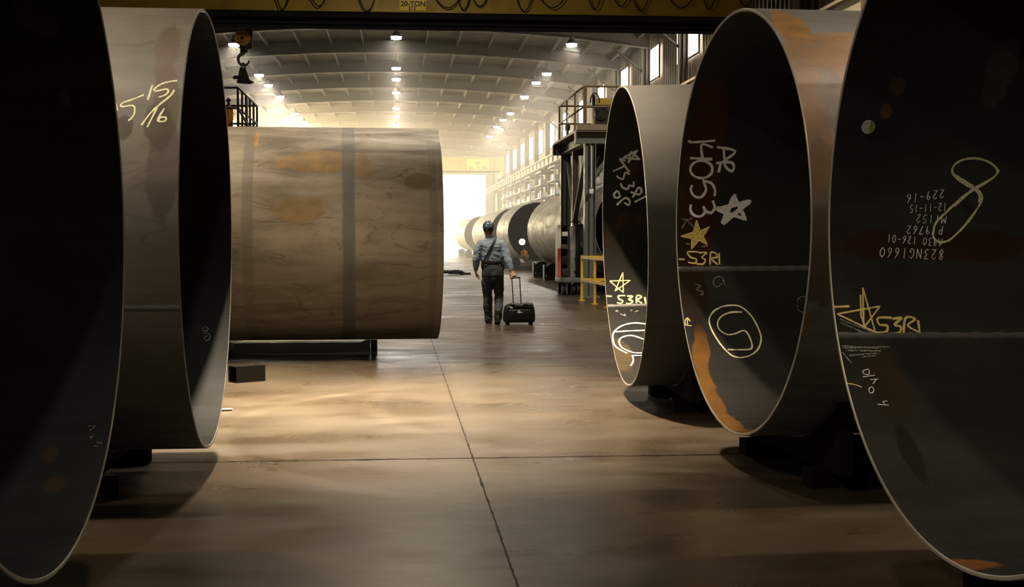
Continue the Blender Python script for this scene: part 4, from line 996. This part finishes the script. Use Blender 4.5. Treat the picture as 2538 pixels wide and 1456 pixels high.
# hands
def hand(mb, wr, dirv, palmn, side, curl, spread=.0):
    """palm, four bent fingers of unequal length and a thumb from the side of the palm"""
    d = Vector(dirv).normalized(); nrm = Vector(palmn); nrm = (nrm-d*nrm.dot(d)).normalized(); s_ = d.cross(nrm)*side
    rings = []
    for k, (u, wdt, th) in enumerate(((-.01, .026, .020), (.02, .033, .018), (.05, .041, .017), (.08, .043, .015), (.092, .040, .013))):
        rings.append((wr+d*u, s_*wdt, nrm*th))
    mb.loft(rings, seg=16)
    for f, (off, ln) in enumerate(((.031, .072), (.0105, .080), (-.0105, .074), (-.031, .058))):
        p = wr+d*.085+s_*off; ang = 0; pts = [p]
        dd = d.copy()
        for seg_, fr in enumerate((.45, .32, .23)):
            ang += curl[seg_]*(1+.08*f); dd = d*math.cos(ang)+nrm*math.sin(ang)+s_*off*spread
            p = p+dd.normalized()*ln*fr; pts.append(p)
        limb(mb, pts, [.0098, .009, .0085, .0072], 10)
    p = wr+d*.025+s_*.030; dd = (d*.62+s_*.72+nrm*.30).normalized(); p1 = p+dd*.042; dd2 = (d*.85+s_*.25+nrm*.45).normalized()
    limb(mb, [p, p1, p1+dd2*.030, p1+dd2*.030+(d*.7+nrm*.7).normalized()*.024], [.014, .0115, .010, .008], 10)
hdL = (P(1182, 690, .10)-wrL).normalized()
hand(body, wrL+hdL*.02, hdL, (1, .15, 0), 1, (.35, .45, .35))
gripz = P(1278, 688).z
grip = P(1278, 687.5, -.27)
hdR = (grip+Vector((-.012, 0, .05))-wrR).normalized()
hand(body, wrR+hdR*.015, (grip-wrR).normalized()*.7+Vector((.1, -.1, -.5)), (-.15, .8, 0), -1, (.75, 1.0, .8))
person = remesh(body, 'person', M['skin'], .0065, smooth=3)
tag(person, 'person in blue shirt, dark jeans and hard hat walking away pulling a rolling bag', 'person')
# clothing
sh_ = MB()
sh_.loft(rings_at([(Z(653), X(1220.5)-ox, 0, .190, .125), (Z(650), X(1220.5)-ox, 0, .198, .132), (Z(645), X(1220)-ox, 0, .203, .138), (Z(636), X(1220)-ox, -.005, .196, .135), (Z(622), X(1219)-ox, -.01, .198, .132), (Z(610), X(1218)-ox, -.01, .212, .130), (Z(602), X(1217.5)-ox, -.005, .205, .115), (Z(596.5), X(1217)-ox, .0, .16, .095), (Z(591), X(1215)-ox, .0, .090, .080), (Z(586), X(1214)-ox, .0, .071, .073), (Z(582.5), X(1213.5)-ox, .0, .069, .071)], ox, oy), seg=36)
limb(sh_, [P(1192, 605), P(1184, 622, -.01), elL, P(1180.5, 655, .02), wrL+Vector((.0, -.01, .03))], [.078, .076, .066, .060, .045]); limb(sh_, [P(1244, 606), P(1252, 624, -.05), elR, P(1263, 657, -.135), wrR+Vector((-.012, .01, .035))], [.078, .076, .066, .060, .045])
shirt = remesh(sh_, 'work_shirt', M['denim'], .009, person, 3, .010, 9, 2.0); shirt['label'] = 'blue long-sleeved work shirt'
jn = MB()
jn.loft(rings_at([(Z(700), X(1221)-ox, 0, .175, .125), (Z(694), X(1221)-ox, -.01, .190, .140), (Z(682), X(1221)-ox, -.018, .195, .150), (Z(668), X(1221)-ox, -.01, .190, .142), (Z(656), X(1221)-ox, 0, .186, .128), (Z(650), X(1221)-ox, 0, .183, .124)], ox, oy), seg=32)
limb(jn, [P(1207, 696), P(1207.5, 715, .02), knL, P(1209, 758, .03), P(1210.5, 780, .05), P(1211.5, 794, .05)], [.100, .094, .078, .080, .073, .074]); limb(jn, [P(1235, 696), P(1236, 715, .03), knR, P(1236.5, 756, -.05), P(1235, 776, -.16), P(1234, 788, -.21)], [.100, .094, .078, .078, .072, .072])
jeans = remesh(jn, 'jeans', M['jeans'], .009, person, 3, .009, 8, 7.0)
def boot(an, tilt):
    b = MB(); data = ((-.085, .035, .045, .03), (-.06, .042, .075, .04), (-.02, .045, .09, .05), (.04, .046, .06, .035), (.10, .048, .045, .028), (.15, .047, .038, .022), (.19, .036, .03, .016), (.205, .015, .02, .01))
    R = Matrix.Rotation(tilt, 3, 'X'); rings = []
    for u, wx, h, _ in data: rings.append((an+R@Vector((0, u, -.065+h*.55)), (wx, 0, 0), R@Vector((0, 0, h*.9))))
    b.loft(rings, seg=18)
    limb(b, [an+R@Vector((0, -.03, 0)), an+R@Vector((0, -.035, .10))], [.052, .055])
    s = MB(); poly = []
    for u, wx, h, _ in data: poly.append((u, wx*1.05))
    pts = [an+R@Vector((-w_, u, -.098)) for u, w_ in poly]+[an+R@Vector((w_, u, -.098)) for u, w_ in poly[::-1]]
    s.prism(pts, R@Vector((0, 0, .028)))
    return b, s
for an, tilt in ((Vector((anL.x, anL.y, .098)), 0.0), (Vector((anR.x, anR.y, .128)), -.16)):
    b, s = boot(an, tilt); o = b.build('boot', M['boot'], person); s.build('sole', M['rubber'], o)
b = MB(); b.loft(rings_at([(Z(654.5), X(1221)-ox, 0, .194, .136), (Z(650), X(1221)-ox, 0, .194, .136)], ox, oy), seg=36, caps=False); b.loft(rings_at([(Z(654), X(1221)-ox, 0, .19, .132), (Z(648.5), X(1221)-ox, 0, .19, .132)], ox, oy), seg=36, caps=False); bl = b.build('belt', M['belt'], person)
for px in (1204, 1238): MB().box((X(px), oy-.145, Z(656)), (.018, .008, .018), bev=.003).build('belt_stud', M['silver'], bl)
for px, sg in ((1196, -1), (1246, 1)):
    MB().box((X(px), oy-.02, Z(659)), (.05, .12, .12), bev=.015).build('belt_pouch', M['belt'], person)
# pockets on the jeans
for px in (1207, 1235):
    MB().box((X(px), oy-.160, Z(674)), (.12, .010, .13), (-.04, 0, 0), bev=.005).build('back_pocket', M['jeans'], jeans)
# shoulder strap across the back
b = MB(); prof = []
for px, py, dy in ((1226, 588, .02), (1228, 590, -.03), (1226, 597, -.10), (1220, 608, -.143), (1213, 622, -.146), (1205, 638, -.140), (1199, 648, -.118), (1194, 652, -.06)):
    prof.append(P(px, py, dy))
vs = []
for i, p in enumerate(prof):
    d = (prof[min(i+1, len(prof)-1)]-prof[max(i-1, 0)]).normalized(); sd = d.cross(Vector((0, -1, .25))).normalized()*.016; n_ = Vector((0, -.006, .002))
    vs += [p+sd+n_, p-sd+n_, p-sd-n_, p+sd-n_]
b.add(vs, [(4*i+k, 4*i+(k+1) % 4, 4*i+4+(k+1) % 4, 4*i+4+k) for i in range(len(prof)-1) for k in range(4)])
b.build('shoulder_strap', M['belt'], person)
# hair and hard hat
b = MB(); b.loft([((headc.x, hy-.012+dy, hz0+dz), (rx, 0, 0), (0, ry, 0)) for dz, dy, rx, ry in ((-.062, -.035, .058, .050), (-.045, -.02, .074, .076), (-.01, -.015, .081, .088), (.03, -.01, .081, .092), (.06, -.008, .07, .08))], seg=24); b.build('hair', M['hair'], person)
hat = MB(); hat.loft([((headc.x, hy+dy, hz0+dz), (rx, 0, 0), (0, ry, 0)) for dz, dy, rx, ry in ((.028, .0, .100, .125), (.045, .0, .099, .123), (.08, 0, .094, .116), (.11, 0, .078, .097), (.132, 0, .05, .062), (.142, 0, .015, .02))], seg=32)
hat.loft([((headc.x, hy+.012, hz0+.026), (.112, 0, 0), (0, .145, 0)), ((headc.x, hy+.012, hz0+.036), (.110, 0, 0), (0, .143, 0))], seg=32)
for dx in (-.035, 0, .035):
    hat.tube([(headc.x+dx, hy-.115+.02*k, hz0+.05+.1*math.sin(PI*k/11.5)) for k in range(12)], .010, 8)
h_ = hat.build('hard_hat', M['helmet'], person)
b = MB(); b.loft([((headc.x, hy-.004, hz0+z), (.090, 0, 0), (0, .112, 0)) for z in (-.012, .024)], seg=28, caps=False); b.build('hat_band', M['belt'], h_)
MB().box((headc.x-.03, hy-.110, hz0+.005), (.035, .012, .018), (0, 0, -.25), bev=.003).build('band_buckle', M['white'], h_)
MB().box((headc.x-.085, hy+.01, hz0+.075), (.025, .05, .03), bev=.006).build('lamp_bracket', M['helmet'], h_)
# radio antenna on the belt side near the right hand
MB().cyl(P(1267, 668, -.12), P(1271, 657, -.13), .006, seg=8).build('pen', M['black'], person)

# rolling bag
YB_ = YP-.32
def B(px, py, dy=0.0): return at(px, py, YB_+dy)
zb0 = .045; ztop = B(1286, 751).z; bx = B(1286, 780).x
bag = thing('rolling_bag', 'black rolling duffel bag with extended handle pulled by the walking person', 'bag', (0, 0, 0))
prof = [(-.27, zb0+.05), (-.262, zb0+.015), (-.235, zb0), (.235, zb0), (.262, zb0+.015), (.272, zb0+.05), (.27, zb0+.16), (.258, zb0+.24), (.232, zb0+.33), (.205, ztop-.005), (.15, ztop+.004), (.05, ztop-.012), (-.05, ztop-.008), (-.13, ztop), (-.19, ztop-.02), (-.235, zb0+.28), (-.262, zb0+.19)]
b = MB(); k = len(prof); dep = (-.165, -.15, .0, .15, .165); scl = (.86, .985, 1.02, .985, .86); vs = []
cz = (zb0+ztop)/2
for dy, sc in zip(dep, scl):
    for x, z in prof: vs.append((bx+x*sc, YB_+dy, max(zb0+.0, cz+(z-cz)*sc)))
b.add(vs, [(i*k+j, i*k+(j+1) % k, (i+1)*k+(j+1) % k, (i+1)*k+j) for i in range(4) for j in range(k)], 0, True)
b.add(vs, [list(range(k))[::-1], list(range(4*k, 5*k))])
bo = b.build('bag_body', M['bag'], bag)
# front pocket, handles, zip, emblem
b = MB(); b.box((bx, YB_-.175, zb0+.125), (.40, .045, .20), bev=.02); b.build('front_pocket', M['bag'], bag)
b = MB(); b.tube([(bx-.2+.4*i/20, YB_-.168, zb0+.262+.02*math.sin(PI*i/20)) for i in range(21)], .006, 6); b.build('zip', M['belt'], bag)
for sx in (-.13, .10):
    b = MB(); b.tube([(bx+sx-.05, YB_-.15, ztop-.05), (bx+sx-.03, YB_-.17, ztop-.02), (bx+sx+.03, YB_-.17, ztop-.02), (bx+sx+.05, YB_-.15, ztop-.05)], .010, 8); b.build('grab_strap', M['silver'] if False else M['belt'], bag)
e0 = B(1288, 774, -.2); ye = YB_-.2005
em = MB()
for poly in ([(-.045, -.005), (-.012, .032), (.008, .028), (.002, .008), (.038, .004), (.046, -.022), (.012, -.012), (-.01, -.026)], [(-.03, .03), (-.02, .042), (.0, .04), (-.012, .034)]):
    em.prism([(e0.x+x, ye, e0.z+z) for x, z in poly], (0, -.003, 0))
em.build('white_emblem', M['white'], bag)
MB().box((bx-.145, YB_-.172, ztop-.075), (.05, .008, .03), (0, .4, 0), bev=.002).build('luggage_tag', M['white'], bag)
# telescopic handle
hl, hr = B(1268.5, 690, .05), B(1288, 689, .05); bl_, br_ = B(1272.5, 752, .12), B(1291.5, 752, .12)
b = MB(); b.cyl(bl_, hl, .009, seg=10); b.cyl(br_, hr, .009, seg=10); b.build('handle_rods', M['black'], bag)
b = MB(); b.tube([hl+Vector((-.012, 0, -.006)), hl+Vector((-.004, 0, .005)), hr+Vector((.004, 0, .005)), hr+Vector((.012, 0, -.006))], .013, 10); b.build('handle_grip', M['black'], bag)
for sx in (-.20, .20):
    MB().cyl((bx+sx-.018, YB_+.12, .042), (bx+sx+.018, YB_+.12, .042), .042, seg=20).build('wheel', M['rubber'], bag)
    MB().box((bx+sx, YB_-.12, .022), (.05, .05, .044)).build('foot', M['rubber'], bag)

# ------------------------------------------------------------------ dusty haze in the far half of the hall
hz_ = MB(); pol = [(-HX-.06, 53.0, -.02), (HX+.06, 53.0, -.02)]+[(HX+.06-(2*HX+.12)*i/24, 53.0, arch(HX+.06-(2*HX+.12)*i/24)+.61) for i in range(25)]
hz_ = hz_.prism(pol, (0, END-53.05, 0)).build('dust_haze', M['black'])
n = bpy.data.materials.new('dust_haze'); n.use_nodes = True; nt = n.node_tree; nt.nodes.remove(nt.nodes['Principled BSDF'])
vs_ = nt.nodes.new('ShaderNodeVolumeScatter'); vs_.inputs['Density'].default_value = .0092; vs_.inputs['Anisotropy'].default_value = .35; vs_.inputs['Color'].default_value = (1, .95, .86, 1)
nt.links.new(vs_.outputs[0], nt.nodes['Material Output'].inputs['Volume'])
hz_.data.materials.clear(); hz_.data.materials.append(n)
tag(hz_, 'warm dusty haze hanging in the far half of the hall', 'haze', kind='stuff')
